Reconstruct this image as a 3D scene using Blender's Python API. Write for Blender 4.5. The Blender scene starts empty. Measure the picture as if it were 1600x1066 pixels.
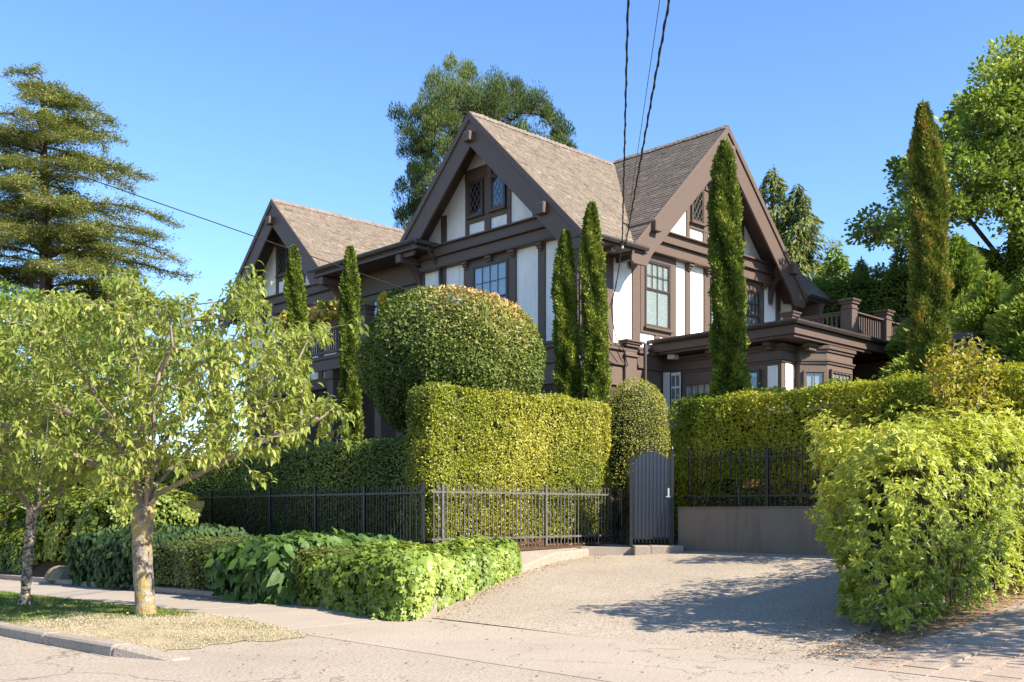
import bpy, math, random
import numpy as np
from mathutils import Vector, Matrix

random.seed(7)
rng = np.random.default_rng(11)
R = math.radians
SC = bpy.context.scene
COL = SC.collection

# ------------------------------------------------------------------ camera, sky, sun, exposure
cam_d = bpy.data.cameras.new('camera')
cam = bpy.data.objects.new('camera', cam_d)
COL.objects.link(cam)
cam.location = (0, 0, 1.6)
cam.rotation_euler = (R(90), 0, 0)
cam_d.sensor_width = 36
cam_d.lens = 36.09
cam_d.shift_y = 0.1669
cam_d.clip_end = 3000
SC.camera = cam

SUN_EL = 37.0
SUN_AZ = (0.84, -0.54)                      # horizontal direction towards the sun
world = bpy.data.worlds.new('World')
SC.world = world
world.use_nodes = True
wn = world.node_tree
bg = wn.nodes['Background']
sky = wn.nodes.new('ShaderNodeTexSky')
sky.sky_type = 'NISHITA'
sky.sun_disc = False
sky.sun_elevation = R(SUN_EL)
sky.sun_rotation = math.atan2(SUN_AZ[0], SUN_AZ[1])
sky.altitude = 1000
sky.air_density = 1.0
sky.dust_density = 0.1
sky.ozone_density = 3.0
hs = wn.nodes.new('ShaderNodeHueSaturation'); hs.inputs['Saturation'].default_value = 1.13; hs.inputs['Hue'].default_value = .504
wn.links.new(sky.outputs[0], hs.inputs['Color']); wn.links.new(hs.outputs[0], bg.inputs[0])
bg.inputs[1].default_value = 0.13

sun_d = bpy.data.lights.new('sun', 'SUN')
sun_d.energy = 5.0
sun_d.angle = R(0.53)
sun_d.color = (1.0, 0.915, 0.775)
sun = bpy.data.objects.new('sun', sun_d)
COL.objects.link(sun)
sv = Vector((SUN_AZ[0], SUN_AZ[1], math.tan(R(SUN_EL)))).normalized()
sun.rotation_euler = sv.to_track_quat('Z', 'Y').to_euler()
sun.location = (20, -20, 30)

SC.view_settings.view_transform = 'Standard'
SC.view_settings.look = 'None'
SC.view_settings.gamma = 1
SC.view_settings.use_curve_mapping = False
SC.view_settings.exposure = 1.33

# ------------------------------------------------------------------ lot frame: s runs along the sunlit facade, t along the shaded one
DR = np.array([.7171, .6970]); DL = np.array([-.6970, .7171]); O = np.array([1.95, 30.])
ROT = math.atan2(DR[1], DR[0])
def W(s, t, z=0.0):
    p = O + s * DR + t * DL
    return Vector((p[0], p[1], z))
def ST(x, y):
    d = np.array([x, y]) - O
    return float(d @ DR), float(d @ DL)

# ------------------------------------------------------------------ materials
def new_mat(name):
    m = bpy.data.materials.new(name); m.use_nodes = True
    nt = m.node_tree
    for n in list(nt.nodes): nt.nodes.remove(n)
    out = nt.nodes.new('ShaderNodeOutputMaterial')
    return m, nt, out
def ramp(nt, stops, fac):
    r = nt.nodes.new('ShaderNodeValToRGB')
    el = r.color_ramp.elements
    el[0].position, el[0].color = stops[0][0], (*stops[0][1], 1)
    el[1].position, el[1].color = stops[-1][0], (*stops[-1][1], 1)
    for p, c in stops[1:-1]:
        e = el.new(p); e.color = (*c, 1)
    nt.links.new(fac, r.inputs[0])
    return r.outputs[0]
def noise(nt, scale, detail=4, rough=.55, vec=None, dim='3D'):
    n = nt.nodes.new('ShaderNodeTexNoise')
    n.inputs['Scale'].default_value = scale; n.inputs['Detail'].default_value = detail
    n.inputs['Roughness'].default_value = rough
    if vec is not None: nt.links.new(vec, n.inputs['Vector'])
    return n.outputs[0]
def objco(nt, scale=(1, 1, 1)):
    tc = nt.nodes.new('ShaderNodeNewGeometry')
    mp = nt.nodes.new('ShaderNodeMapping'); mp.inputs['Scale'].default_value = scale
    mp.inputs['Rotation'].default_value = (0, 0, -ROT)
    nt.links.new(tc.outputs['Position'], mp.inputs[0])
    return mp.outputs[0]
def mixc(nt, a, b, fac, mode='MIX'):
    m = nt.nodes.new('ShaderNodeMix'); m.data_type = 'RGBA'; m.blend_type = mode
    for sock, v in ((m.inputs[6], a), (m.inputs[7], b)):
        if isinstance(v, tuple): sock.default_value = (*v, 1)
        else: nt.links.new(v, sock)
    if isinstance(fac, float): m.inputs[0].default_value = fac
    else: nt.links.new(fac, m.inputs[0])
    return m.outputs[2]
def bump(nt, h, dist=.02, strength=.5, normal=None):
    b = nt.nodes.new('ShaderNodeBump'); b.inputs['Distance'].default_value = dist
    b.inputs['Strength'].default_value = strength
    nt.links.new(h, b.inputs['Height'])
    if normal is not None: nt.links.new(normal, b.inputs['Normal'])
    return b.outputs[0]
def princ(nt, out, col, rough=.6, spec=.3, metal=0, nrm=None):
    p = nt.nodes.new('ShaderNodeBsdfPrincipled')
    if isinstance(col, tuple): p.inputs['Base Color'].default_value = (*col, 1)
    else: nt.links.new(col, p.inputs['Base Color'])
    if isinstance(rough, (int, float)): p.inputs['Roughness'].default_value = rough
    else: nt.links.new(rough, p.inputs['Roughness'])
    p.inputs['Metallic'].default_value = metal
    p.inputs['Specular IOR Level'].default_value = spec
    if nrm is not None: nt.links.new(nrm, p.inputs['Normal'])
    if out is not None: nt.links.new(p.outputs[0], out.inputs[0])
    return p
def simple(name, col, rough=.6, spec=.3, var=.12, scale=3., bmp=.0, bscale=40., metal=0, stretch=(1, 1, 1)):
    m, nt, out = new_mat(name)
    co = objco(nt, stretch)
    n = noise(nt, scale, 5, .6, co)
    lo = tuple(max(0, c * (1 - var)) for c in col); hi = tuple(c * (1 + var) for c in col)
    c = ramp(nt, [(.3, lo), (.7, hi)], n)
    nr = bump(nt, noise(nt, bscale, 3, .6, co), .01, bmp) if bmp else None
    princ(nt, out, c, rough, spec, metal, nr)
    return m
def leafmat(name, stops, trans=.3, rough=.45, spec=.35, tcol=1.0):
    m, nt, out = new_mat(name)
    a = nt.nodes.new('ShaderNodeAttribute'); a.attribute_name = 'tint'
    c = ramp(nt, stops, a.outputs['Fac'])
    p = princ(nt, None, c, rough, spec)
    tr = nt.nodes.new('ShaderNodeBsdfTranslucent')
    tc = mixc(nt, c, (1.0 * tcol, .95 * tcol, .35 * tcol), 1.0, 'MULTIPLY')
    g = nt.nodes.new('ShaderNodeGamma'); g.inputs[1].default_value = .75
    nt.links.new(tc, g.inputs[0]); nt.links.new(g.outputs[0], tr.inputs[0])
    mx = nt.nodes.new('ShaderNodeMixShader'); mx.inputs[0].default_value = trans
    nt.links.new(p.outputs[0], mx.inputs[1]); nt.links.new(tr.outputs[0], mx.inputs[2])
    nt.links.new(mx.outputs[0], out.inputs[0])
    return m

M = {}
def mk_materials():
    # stucco
    m, nt, out = new_mat('white_stucco'); co = objco(nt)
    c = ramp(nt, [(.3, (.76, .735, .685)), (.7, (.86, .84, .80))], noise(nt, 1.6, 6, .7, co))
    st = noise(nt, 1.0, 4, .7, objco(nt, (5, 5, .45)))
    c = mixc(nt, c, (.52, .50, .46), ramp(nt, [(.50, (0, 0, 0)), (.78, (.55, .55, .55))], st))
    princ(nt, out, c, .85, .2, 0, bump(nt, noise(nt, 45, 4, .6, co), .01, .45)); M['stucco'] = m
    # painted timber, planed grain
    def timber(name, col):
        m, nt, out = new_mat(name)
        co = objco(nt, (9, 9, 9))
        g = noise(nt, 2.2, 6, .7, objco(nt, (14, 14, 3)))
        c = ramp(nt, [(.25, tuple(x * .78 for x in col)), (.5, col), (.8, tuple(x * 1.16 for x in col))], g)
        d = noise(nt, .8, 5, .7, objco(nt))
        c = mixc(nt, c, tuple(x * .8 + .012 for x in col), ramp(nt, [(.52, (0, 0, 0)), (.75, (.5, .5, .5))], d))
        princ(nt, out, c, .55, .3, 0, bump(nt, g, .008, .35))
        return m
    M['timber'] = timber('brown_painted_timber', (.108, .074, .058))
    M['soffit'] = timber('brown_soffit_boards', (.085, .055, .045))
    M['siding'] = timber('brown_siding', (.125, .090, .070))
    M['gutter'] = simple('dark_bronze_gutter', (.050, .040, .036), .4, .4, .2)
    M['sash'] = simple('dark_sash_paint', (.060, .043, .036), .45, .4, .15)
    M['iron_sunlit'] = simple('sunlit_grey_iron', (.11, .10, .095), .5, .4, .35, 9)  # lighter copy of the black iron: sunlight put into the base colour
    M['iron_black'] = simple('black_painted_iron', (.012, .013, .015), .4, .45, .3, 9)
    M['gate'] = simple('navy_painted_gate_steel', (.038, .043, .064), .30, .8, .15, 2)
    M['steel'] = simple('bright_latch_steel', (.6, .6, .58), .3, .6, .1, 5, metal=.6)
    M['white'] = simple('white_gloss_paint', (.72, .72, .70), .45, .4, .06, 4)
    M['blind'] = simple('white_blind_slats', (.70, .69, .66), .6, .3, .06, 4)
    M['interior'] = simple('unlit_room_tone', (.035, .03, .026), .9, .1, .3, 2)
    M['shade_cloth'] = simple('pale_roller_shade', (.42, .38, .34), .8, .1, .1, 3)
    M['lead'] = simple('lead_came', (.17, .155, .145), .5, .4, .1)
    M['wire'] = simple('black_rubber_cable', (.018, .017, .017), .6, .3, .1)
    M['wire_bare'] = simple('grey_support_strand', (.12, .11, .10), .45, .4, .1)
    M['soil'] = simple('bark_mulch_soil', (.10, .058, .034), .95, .1, .55, 14, .8, 60)
    M['litterbed'] = simple('dusty_leaf_littered_earth', (.27, .185, .12), .95, .1, .45, 6, .7, 50)
    M['rock'] = simple('mossy_boulder', (.20, .17, .10), .9, .15, .4, 6, .8, 20)
    M['ceramic'] = simple('brown_planter_box', (.10, .065, .05), .7, .2, .2)
    # brick on ground floor
    m, nt, out = new_mat('dark_clinker_brick')
    b = nt.nodes.new('ShaderNodeTexBrick'); tcn = nt.nodes.new('ShaderNodeTexCoord')
    b.inputs['Color1'].default_value = (.070, .042, .034, 1); b.inputs['Color2'].default_value = (.040, .026, .022, 1)
    b.inputs['Mortar'].default_value = (.11, .095, .08, 1)
    b.inputs['Scale'].default_value = 1; b.inputs['Brick Width'].default_value = .22; b.inputs['Row Height'].default_value = .075
    b.inputs['Mortar Size'].default_value = .010
    mp = nt.nodes.new('ShaderNodeMapping'); mp.inputs['Rotation'].default_value = (R(90), 0, 0)
    sep = nt.nodes.new('ShaderNodeSeparateXYZ'); cmb = nt.nodes.new('ShaderNodeCombineXYZ')
    ad = nt.nodes.new('ShaderNodeMath')
    nt.links.new(objco(nt), sep.inputs[0]); nt.links.new(sep.outputs[0], ad.inputs[0]); nt.links.new(sep.outputs[1], ad.inputs[1])
    nt.links.new(ad.outputs[0], cmb.inputs[0]); nt.links.new(sep.outputs[2], cmb.inputs[1]); nt.links.new(cmb.outputs[0], b.inputs['Vector'])
    princ(nt, out, b.outputs['Color'], .85, .2, 0, bump(nt, b.outputs['Fac'], -.01, .6)); M['brick'] = m
    # shingles : tint per shingle
    m, nt, out = new_mat('weathered_roof_shingles')
    a = nt.nodes.new('ShaderNodeAttribute'); a.attribute_name = 'tint'
    c = ramp(nt, [(0, (.095, .074, .058)), (.35, (.155, .124, .096)), (.7, (.195, .158, .123)), (1, (.26, .215, .172))], a.outputs['Fac'])
    c = mixc(nt, c, (.16, .13, .105), ramp(nt, [(.5, (0, 0, 0)), (.8, (.25, .25, .25))], noise(nt, .7, 5, .7, objco(nt))))
    princ(nt, out, c, .9, .15, 0, bump(nt, noise(nt, 60, 3, .6, objco(nt)), .01, .5)); M['shingle'] = m
    # glass
    m, nt, out = new_mat('window_glass')
    gl = nt.nodes.new('ShaderNodeBsdfGlossy'); gl.inputs['Roughness'].default_value = .03; gl.inputs[0].default_value = (.9, .95, 1, 1)
    tr = nt.nodes.new('ShaderNodeBsdfTransparent'); tr.inputs[0].default_value = (.78, .82, .83, 1)
    fr = nt.nodes.new('ShaderNodeLayerWeight'); fr.inputs['Blend'].default_value = .5
    pw_ = nt.nodes.new('ShaderNodeMath'); pw_.operation = 'POWER'; pw_.inputs[1].default_value = 3.0; nt.links.new(fr.outputs['Facing'], pw_.inputs[0])
    mth = nt.nodes.new('ShaderNodeMath'); mth.operation = 'MULTIPLY_ADD'; mth.inputs[1].default_value = .55; mth.inputs[2].default_value = .07
    nt.links.new(pw_.outputs[0], mth.inputs[0])
    mx = nt.nodes.new('ShaderNodeMixShader'); nt.links.new(mth.outputs[0], mx.inputs[0])
    nt.links.new(tr.outputs[0], mx.inputs[1]); nt.links.new(gl.outputs[0], mx.inputs[2]); nt.links.new(mx.outputs[0], out.inputs[0]); M['glass'] = m
    # concretes
    def paving(name, base, speck, sscale, stain, crack=None, bmp=.35, patch=.0):
        m, nt, out = new_mat(name); co = objco(nt)
        c = ramp(nt, [(.25, tuple(x * .80 for x in base)), (.5, base), (.75, tuple(min(1, x * 1.13) for x in base))], noise(nt, .55, 8, .68, co))
        s1 = noise(nt, sscale, 2, .5, co)
        c = mixc(nt, c, speck[0], ramp(nt, [(.50, (0, 0, 0)), (.60, (1, 1, 1))], s1))
        v = nt.nodes.new('ShaderNodeTexVoronoi'); v.inputs['Scale'].default_value = sscale * .8; nt.links.new(co, v.inputs['Vector'])
        c = mixc(nt, c, speck[1], ramp(nt, [(.10, (.75, .75, .75)), (.24, (0, 0, 0))], v.outputs['Distance']))
        c = mixc(nt, c, stain, ramp(nt, [(.50, (0, 0, 0)), (.72, (.55, .55, .55))], noise(nt, 1.7, 6, .75, co)))
        h = s1
        nr = bump(nt, h, .012, bmp)
        if crack:
            wv = nt.nodes.new('ShaderNodeTexVoronoi'); wv.feature = 'DISTANCE_TO_EDGE'; wv.inputs['Scale'].default_value = crack
            dis = nt.nodes.new('ShaderNodeVectorMath'); dis.operation = 'ADD'
            nz = nt.nodes.new('ShaderNodeTexNoise'); nz.inputs['Scale'].default_value = 1.6; nz.inputs['Detail'].default_value = 6
            sc = nt.nodes.new('ShaderNodeVectorMath'); sc.operation = 'SCALE'; sc.inputs[3].default_value = .9
            nt.links.new(co, nz.inputs['Vector']); nt.links.new(nz.outputs[1], sc.inputs[0])
            nt.links.new(co, dis.inputs[0]); nt.links.new(sc.outputs[0], dis.inputs[1]); nt.links.new(dis.outputs[0], wv.inputs['Vector'])
            k = ramp(nt, [(.0, (1, 1, 1)), (.003, (.7, .7, .7)), (.008, (0, 0, 0))], wv.outputs['Distance'])
            gate = ramp(nt, [(.45, (0, 0, 0)), (.55, (1, 1, 1))], noise(nt, .35, 2, .5, co))
            k = mixc(nt, k, gate, 1.0, 'MULTIPLY')
            c = mixc(nt, c, tuple(x * .50 for x in base), k)
            nr = bump(nt, k, -.01, .8, nr)
        princ(nt, out, c, .92, .12, 0, nr)
        return m
    M['aggregate'] = paving('exposed_aggregate_concrete', (.385, .32, .245), ((.22, .175, .13), (.58, .51, .42)), 32, (.32, .27, .21), None, .5)
    M['road'] = paving('worn_old_concrete_road', (.355, .295, .235), ((.26, .21, .165), (.46, .40, .33)), 30, (.34, .265, .205), .42, .4)
    M['apron'] = paving('weathered_concrete_apron', (.38, .315, .25), ((.29, .235, .185), (.47, .41, .335)), 34, (.35, .28, .215), .7, .3)
    M['sidewalk'] = paving('sidewalk_concrete', (.36, .305, .25), ((.29, .24, .195), (.44, .38, .32)), 50, (.35, .29, .24), None, .25)
    M['kerbstone'] = paving('kerb_concrete', (.32, .272, .22), ((.23, .19, .155), (.42, .37, .31)), 45, (.24, .20, .16), None, .5)
    M['paver'] = paving('grey_concrete_paver', (.38, .295, .225), ((.28, .215, .165), (.46, .38, .31)), 55, (.22, .175, .14), None, .35)
    M['graveldust'] = simple('dust_between_pavers', (.06, .045, .035), .95, .1, .4, 20, .6, 80)
    m, nt, out = new_mat('taupe_rendered_wall'); co = objco(nt)
    c = ramp(nt, [(.3, (.185, .148, .115)), (.7, (.21, .17, .133))], noise(nt, 1.2, 5, .6, co))
    c = mixc(nt, c, (.11, .088, .068), ramp(nt, [(.52, (0, 0, 0)), (.75, (.6, .6, .6))], noise(nt, 1.1, 4, .7, objco(nt, (4, 4, .6)))))
    princ(nt, out, c, .85, .2, 0, bump(nt, noise(nt, 70, 3, .6, co), .006, .4)); M['taupe'] = m
    M['ground'] = simple('lawn_ground', (.07, .075, .03), .95, .1, .35, 3, .6, 30)
    # verge turf: straw with green patches
    m, nt, out = new_mat('dry_turf'); co = objco(nt)
    c = ramp(nt, [(.36, (.16, .15, .07)), (.5, (.34, .27, .17)), (.7, (.44, .36, .25))], noise(nt, .8, 6, .65, co))
    princ(nt, out, c, .95, .1, 0, bump(nt, noise(nt, 60, 4, .6, co), .02, .8)); M['turf'] = m
    # barks
    m, nt, out = new_mat('lichened_street_tree_bark'); co = objco(nt, (1, 1, 1.1))
    b1 = ramp(nt, [(.3, (.085, .070, .058)), (.5, (.20, .17, .14)), (.72, (.38, .34, .29))], noise(nt, 9, 6, .7, co))
    lc = ramp(nt, [(.47, (0, 0, 0)), (.60, (1, 1, 1))], noise(nt, 3.6, 6, .7, objco(nt, (1.2, 1.2, .8))))
    c = mixc(nt, b1, (.38, .27, .07), mixc(nt, lc, (.66, .66, .66), 1.0, 'MULTIPLY'))
    c = mixc(nt, c, (.55, .52, .46), ramp(nt, [(.66, (0, 0, 0)), (.72, (.7, .7, .7))], noise(nt, 14, 3, .6, co)))
    princ(nt, out, c, .9, .15, 0, bump(nt, noise(nt, 14, 5, .7, co), .03, .9)); M['bark_street'] = m
    m, nt, out = new_mat('pale_flaking_bark'); co = objco(nt, (1, 1, 1.5))
    b1 = ramp(nt, [(.42, (.06, .045, .034)), (.50, (.26, .20, .15)), (.60, (.52, .46, .37))], noise(nt, 13, 5, .7, co))
    princ(nt, out, b1, .9, .15, 0, bump(nt, noise(nt, 20, 5, .7, co), .03, .9)); M['bark_pale'] = m
    M['bark'] = simple('brown_bark', (.10, .074, .056), .9, .15, .5, 7, .8, 15)
    M['bark_red'] = simple('reddish_cedar_bark', (.15, .085, .06), .9, .15, .45, 5, .8, 15)
    M['twig'] = simple('pale_twig_bark', (.20, .16, .125), .85, .15, .35, 8, .5, 30)
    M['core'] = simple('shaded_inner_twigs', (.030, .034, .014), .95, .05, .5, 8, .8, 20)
    # leaves
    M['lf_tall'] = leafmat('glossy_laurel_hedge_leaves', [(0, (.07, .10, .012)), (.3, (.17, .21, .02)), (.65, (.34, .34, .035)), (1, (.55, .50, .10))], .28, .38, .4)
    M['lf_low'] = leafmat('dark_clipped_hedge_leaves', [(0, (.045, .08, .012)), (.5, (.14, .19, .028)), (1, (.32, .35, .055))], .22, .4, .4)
    M['lf_dome'] = leafmat('fine_privet_leaves', [(0, (.12, .14, .02)), (.5, (.30, .31, .05)), (1, (.52, .48, .12))], .25, .45, .3)
    M['lf_right'] = leafmat('yellowing_hedge_leaves', [(0, (.06, .11, .012)), (.35, (.18, .25, .02)), (.65, (.42, .40, .035)), (1, (.68, .54, .09))], .45, .42, .3)
    M['lf_ball'] = leafmat('bronzed_laurel_leaves', [(0, (.04, .065, .014)), (.45, (.11, .155, .025)), (.72, (.24, .24, .055)), (.9, (.42, .30, .10)), (1, (.52, .28, .11))], .18, .5, .3)
    M['lf_shrub'] = leafmat('bright_green_shrub_leaves', [(0, (.07, .12, .015)), (.35, (.21, .28, .03)), (.7, (.45, .48, .07)), (.93, (.68, .64, .17)), (1, (.50, .22, .06))], .38, .42, .35)
    M['lf_cyp'] = leafmat('cypress_sprays', [(0, (.035, .06, .010)), (.5, (.11, .155, .018)), (1, (.28, .31, .045))], .15, .6, .2)
    M['lf_cyp_rust'] = leafmat('rusting_cypress_sprays', [(0, (.04, .06, .012)), (.5, (.115, .15, .020)), (.8, (.22, .22, .035)), (1, (.40, .24, .05))], .15, .6, .2)
    M['lf_street'] = leafmat('drooping_cherry_leaves', [(0, (.09, .125, .025)), (.4, (.22, .28, .055)), (.75, (.42, .45, .12)), (.93, (.66, .60, .27)), (1, (.45, .08, .02))], .42, .5, .22)
    M['lf_creeper'] = leafmat('creeper_leaves', [(0, (.06, .11, .018)), (.5, (.20, .28, .045)), (.9, (.42, .48, .12)), (1, (.42, .10, .04))], .3, .42, .3)
    M['lf_box'] = leafmat('small_ground_shrub_leaves', [(0, (.04, .06, .014)), (.5, (.10, .13, .025)), (.9, (.20, .21, .045)), (1, (.20, .08, .035))], .22, .4, .35)
    M['lf_big'] = leafmat('large_heart_leaves', [(0, (.03, .065, .015)), (.5, (.08, .15, .030)), (1, (.21, .30, .055))], .28, .5, .25)
    M['lf_dark'] = leafmat('dark_vine_leaves', [(0, (.02, .042, .015)), (.5, (.045, .085, .028)), (1, (.12, .16, .04))], .25, .6, .2)
    M['lf_cedar'] = leafmat('cedar_needles', [(0, (.05, .08, .025)), (.5, (.16, .20, .055)), (1, (.38, .38, .11))], .28, .6, .2)
    M['lf_pine'] = leafmat('pine_needles', [(0, (.022, .046, .014)), (.5, (.085, .12, .026)), (1, (.24, .26, .055))], .15, .6, .2)
    M['lf_hem'] = leafmat('western_cedar_sprays', [(0, (.05, .07, .022)), (.5, (.15, .18, .045)), (1, (.32, .32, .09))], .25, .6, .2)
    M['lf_maple'] = leafmat('maple_leaves', [(0, (.05, .10, .016)), (.5, (.17, .25, .035)), (.9, (.38, .44, .07)), (1, (.60, .52, .08))], .35, .45, .3)
    M['lf_ley'] = leafmat('leyland_sprays', [(0, (.04, .08, .016)), (.5, (.15, .23, .032)), (1, (.36, .42, .07))], .25, .6, .2)
    M['lf_yellow'] = leafmat('golden_shrub_leaves', [(0, (.12, .14, .015)), (.5, (.35, .32, .03)), (1, (.60, .45, .06))], .3, .45, .3)
    M['lf_planter'] = leafmat('planter_flower_leaves', [(0, (.06, .11, .015)), (.3, (.17, .22, .03)), (.55, (.50, .42, .06)), (1, (.70, .42, .22))], .3, .45, .3)
    M['lf_fallen'] = leafmat('fallen_dry_leaves', [(0, (.13, .07, .035)), (.5, (.30, .19, .10)), (1, (.52, .40, .25))], .1, .8, .1)
    M['grass'] = leafmat('grass_blades', [(0, (.07, .13, .02)), (.35, (.17, .22, .05)), (.5, (.33, .285, .17)), (1, (.47, .40, .29))], .2, .7, .15)
mk_materials()

# ------------------------------------------------------------------ mesh helpers (all coordinates are lot coordinates s, t, z)
class MB:
    def __init__(s): s.v = []; s.f = []
    def box(s, a0, a1, b0, b1, c0, c1):
        n = len(s.v)
        s.v += [(a0, b0, c0), (a1, b0, c0), (a1, b1, c0), (a0, b1, c0), (a0, b0, c1), (a1, b0, c1), (a1, b1, c1), (a0, b1, c1)]
        s.f += [(n, n+3, n+2, n+1), (n+4, n+5, n+6, n+7), (n, n+1, n+5, n+4), (n+1, n+2, n+6, n+5), (n+2, n+3, n+7, n+6), (n+3, n, n+4, n+7)]
        return s
    def hexa(s, bot, top):
        n = len(s.v); k = len(bot)
        s.v += list(bot) + list(top)
        s.f.append(tuple(n + i for i in reversed(range(k)))); s.f.append(tuple(n + k + i for i in range(k)))
        for i in range(k):
            j = (i + 1) % k
            s.f.append((n + i, n + j, n + k + j, n + k + i))
        return s
    def fb(s, pl, a0, a1, z0, z1, d0, d1):          # box on a facade plane: a along it, d outwards
        k, o = pl
        if k == 'L': return s.box(o - d1, o - d0, a0, a1, z0, z1)
        return s.box(a0, a1, o - d1, o - d0, z0, z1)
    def prism(s, pl, poly, d0, d1):                 # polygon in (a, z) extruded outwards
        k, o = pl
        f = (lambda a, z, d: (o - d, a, z)) if k == 'L' else (lambda a, z, d: (a, o - d, z))
        return s.hexa([f(a, z, d0) for a, z in poly], [f(a, z, d1) for a, z in poly])
    def tube(s, pts, rad, n=8, cap=True):
        pts = [Vector(p) for p in pts]; N = len(pts)
        if not hasattr(rad, '__len__'): rad = [rad] * N
        base = len(s.v); up = Vector((.31, .17, .93))
        for i, p in enumerate(pts):
            d = (pts[min(i+1, N-1)] - pts[max(i-1, 0)])
            d = d.normalized() if d.length > 1e-6 else Vector((0, 0, 1))
            if abs(d.z) > .95: up = Vector((1, 0, 0))
            x = d.cross(up).normalized(); y = d.cross(x)
            for k in range(n):
                a = 2 * math.pi * k / n
                s.v.append(tuple(p + (x * math.cos(a) + y * math.sin(a)) * rad[i]))
        for i in range(N - 1):
            for k in range(n):
                k2 = (k + 1) % n
                s.f.append((base + i*n + k, base + i*n + k2, base + (i+1)*n + k2, base + (i+1)*n + k))
        if cap:
            s.f.append(tuple(base + k for k in range(n))); s.f.append(tuple(base + (N-1)*n + k for k in reversed(range(n))))
        return s
    def lathe(s, c, prof, n=10):                    # prof: (r, z)
        base = len(s.v)
        for r, z in prof:
            for k in range(n):
                a = 2*math.pi*k/n; s.v.append((c[0] + r*math.cos(a), c[1] + r*math.sin(a), c[2] + z))
        for i in range(len(prof)-1):
            for k in range(n):
                k2 = (k+1) % n; s.f.append((base+i*n+k, base+i*n+k2, base+(i+1)*n+k2, base+(i+1)*n+k))
        s.f.append(tuple(base + k for k in range(n))); s.f.append(tuple(base + (len(prof)-1)*n + k for k in range(n)))
        return s
    def mesh(s, name, base=(0, 0, 0), bevel=0):
        me = bpy.data.meshes.new(name)
        b = base
        me.from_pydata([(x-b[0], y-b[1], z-b[2]) for x, y, z in s.v], [], s.f)
        me.validate(); me.update()
        return me

def tag(o, label=None, cat=None, group=None, kind=None):
    if label: o['label'] = label
    if cat: o['category'] = cat
    if group: o['group'] = group
    if kind: o['kind'] = kind
    return o
def thing(name, label, cat, base, group=None, kind=None):
    o = bpy.data.objects.new(name, None); o.empty_display_size = .2
    COL.objects.link(o); o.location = W(*base); o.rotation_euler = (0, 0, ROT)
    o['base'] = base
    return tag(o, label, cat, group, kind)
def basis(p):
    b = [0., 0., 0.]
    while p is not None:
        if 'base' in p: v = p['base']; b = [b[i] + v[i] for i in range(3)]
        p = p.parent
    return b
def place(name, me, mat, parent=None, loc=None, kind=None, label=None):
    """me is relative to parent base; loc (lot coordinates) moves the object's own origin there."""
    o = bpy.data.objects.new(name, me); COL.objects.link(o)
    if mat is not None and len(me.materials) == 0: me.materials.append(mat)
    if parent is not None:
        o.parent = parent
        if loc is not None:
            b = basis(parent); o.location = (loc[0]-b[0], loc[1]-b[1], loc[2]-b[2]); o['base'] = [loc[i]-b[i] for i in range(3)]
    else:
        l = loc or (0, 0, 0)
        o.location = W(*l); o.rotation_euler = (0, 0, ROT); o['base'] = l
    return tag(o, label, None, None, kind)
def bevel(o, w=.012, seg=1):
    m = o.modifiers.new('b', 'BEVEL'); m.width = w; m.segments = seg; m.limit_method = 'ANGLE'
    return o
def part(parent, name, mb, mat, kind=None, label=None, bev=0):
    o = place(name, mb.mesh(name, basis(parent)), mat, parent, None, kind, label)
    if bev: bevel(o, bev)
    return o
def struct(name, mb, mat, label=None, cat=None):
    o = place(name, mb.mesh(name), mat, None, (0, 0, 0), 'structure', label)
    return o

# ------------------------------------------------------------------ foliage
def clump(p, f=1.0, seed=0.):
    x, y, z = p[:, 0]*f + seed, p[:, 1]*f + seed*1.7, p[:, 2]*f + seed*.6
    return (np.sin(x*1.3 + 1.7*np.sin(y*.9)) + np.sin(y*1.7 + 1.3*np.sin(z*1.1)) + np.sin(z*1.5 + 1.9*np.sin(x*.8))) / 3
def unit(a):
    return a / np.maximum(1e-9, np.linalg.norm(a, axis=1, keepdims=True))
def leaf_arrays(P, D, N, L, Wd, fold=.25, droop=0.):
    """folded four-point leaves: base P, direction D, face normal N, length L, width Wd"""
    D = unit(D); N = N - (N*D).sum(1, keepdims=True)*D; N = unit(N); B = np.cross(D, N)
    L = L[:, None]; Wd = Wd[:, None]
    tip = P + D*L; tip[:, 2] -= droop*L[:, 0]
    mid = P + D*L*.45
    l = mid + B*Wd*.5 + N*Wd*fold; r = mid - B*Wd*.5 + N*Wd*fold
    V = np.stack([P, l, tip, r], 1).reshape(-1, 3)
    return V
def quad_mesh(name, V, tint, base=(0, 0, 0)):
    n = len(V)//4
    me = bpy.data.meshes.new(name)
    me.vertices.add(n*4); me.vertices.foreach_set('co', (V - np.array(base)).astype(np.float32).ravel())
    idx = np.arange(n*4, dtype=np.int32).reshape(-1, 4)
    tri = np.concatenate([idx[:, [0, 1, 2]], idx[:, [0, 2, 3]]], 1).reshape(-1)
    me.loops.add(n*6); me.loops.foreach_set('vertex_index', tri)
    me.polygons.add(n*2); me.polygons.foreach_set('loop_start', np.arange(0, n*6, 3, dtype=np.int32))
    me.update(calc_edges=True)
    a = me.attributes.new('tint', 'FLOAT', 'POINT')
    a.data.foreach_set('value', np.repeat(np.clip(tint, 0, 1), 4).astype(np.float32))
    return me
def rnd(n): return rng.random(n)
def randdir(n): return unit(rng.normal(size=(n, 3)))
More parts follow.
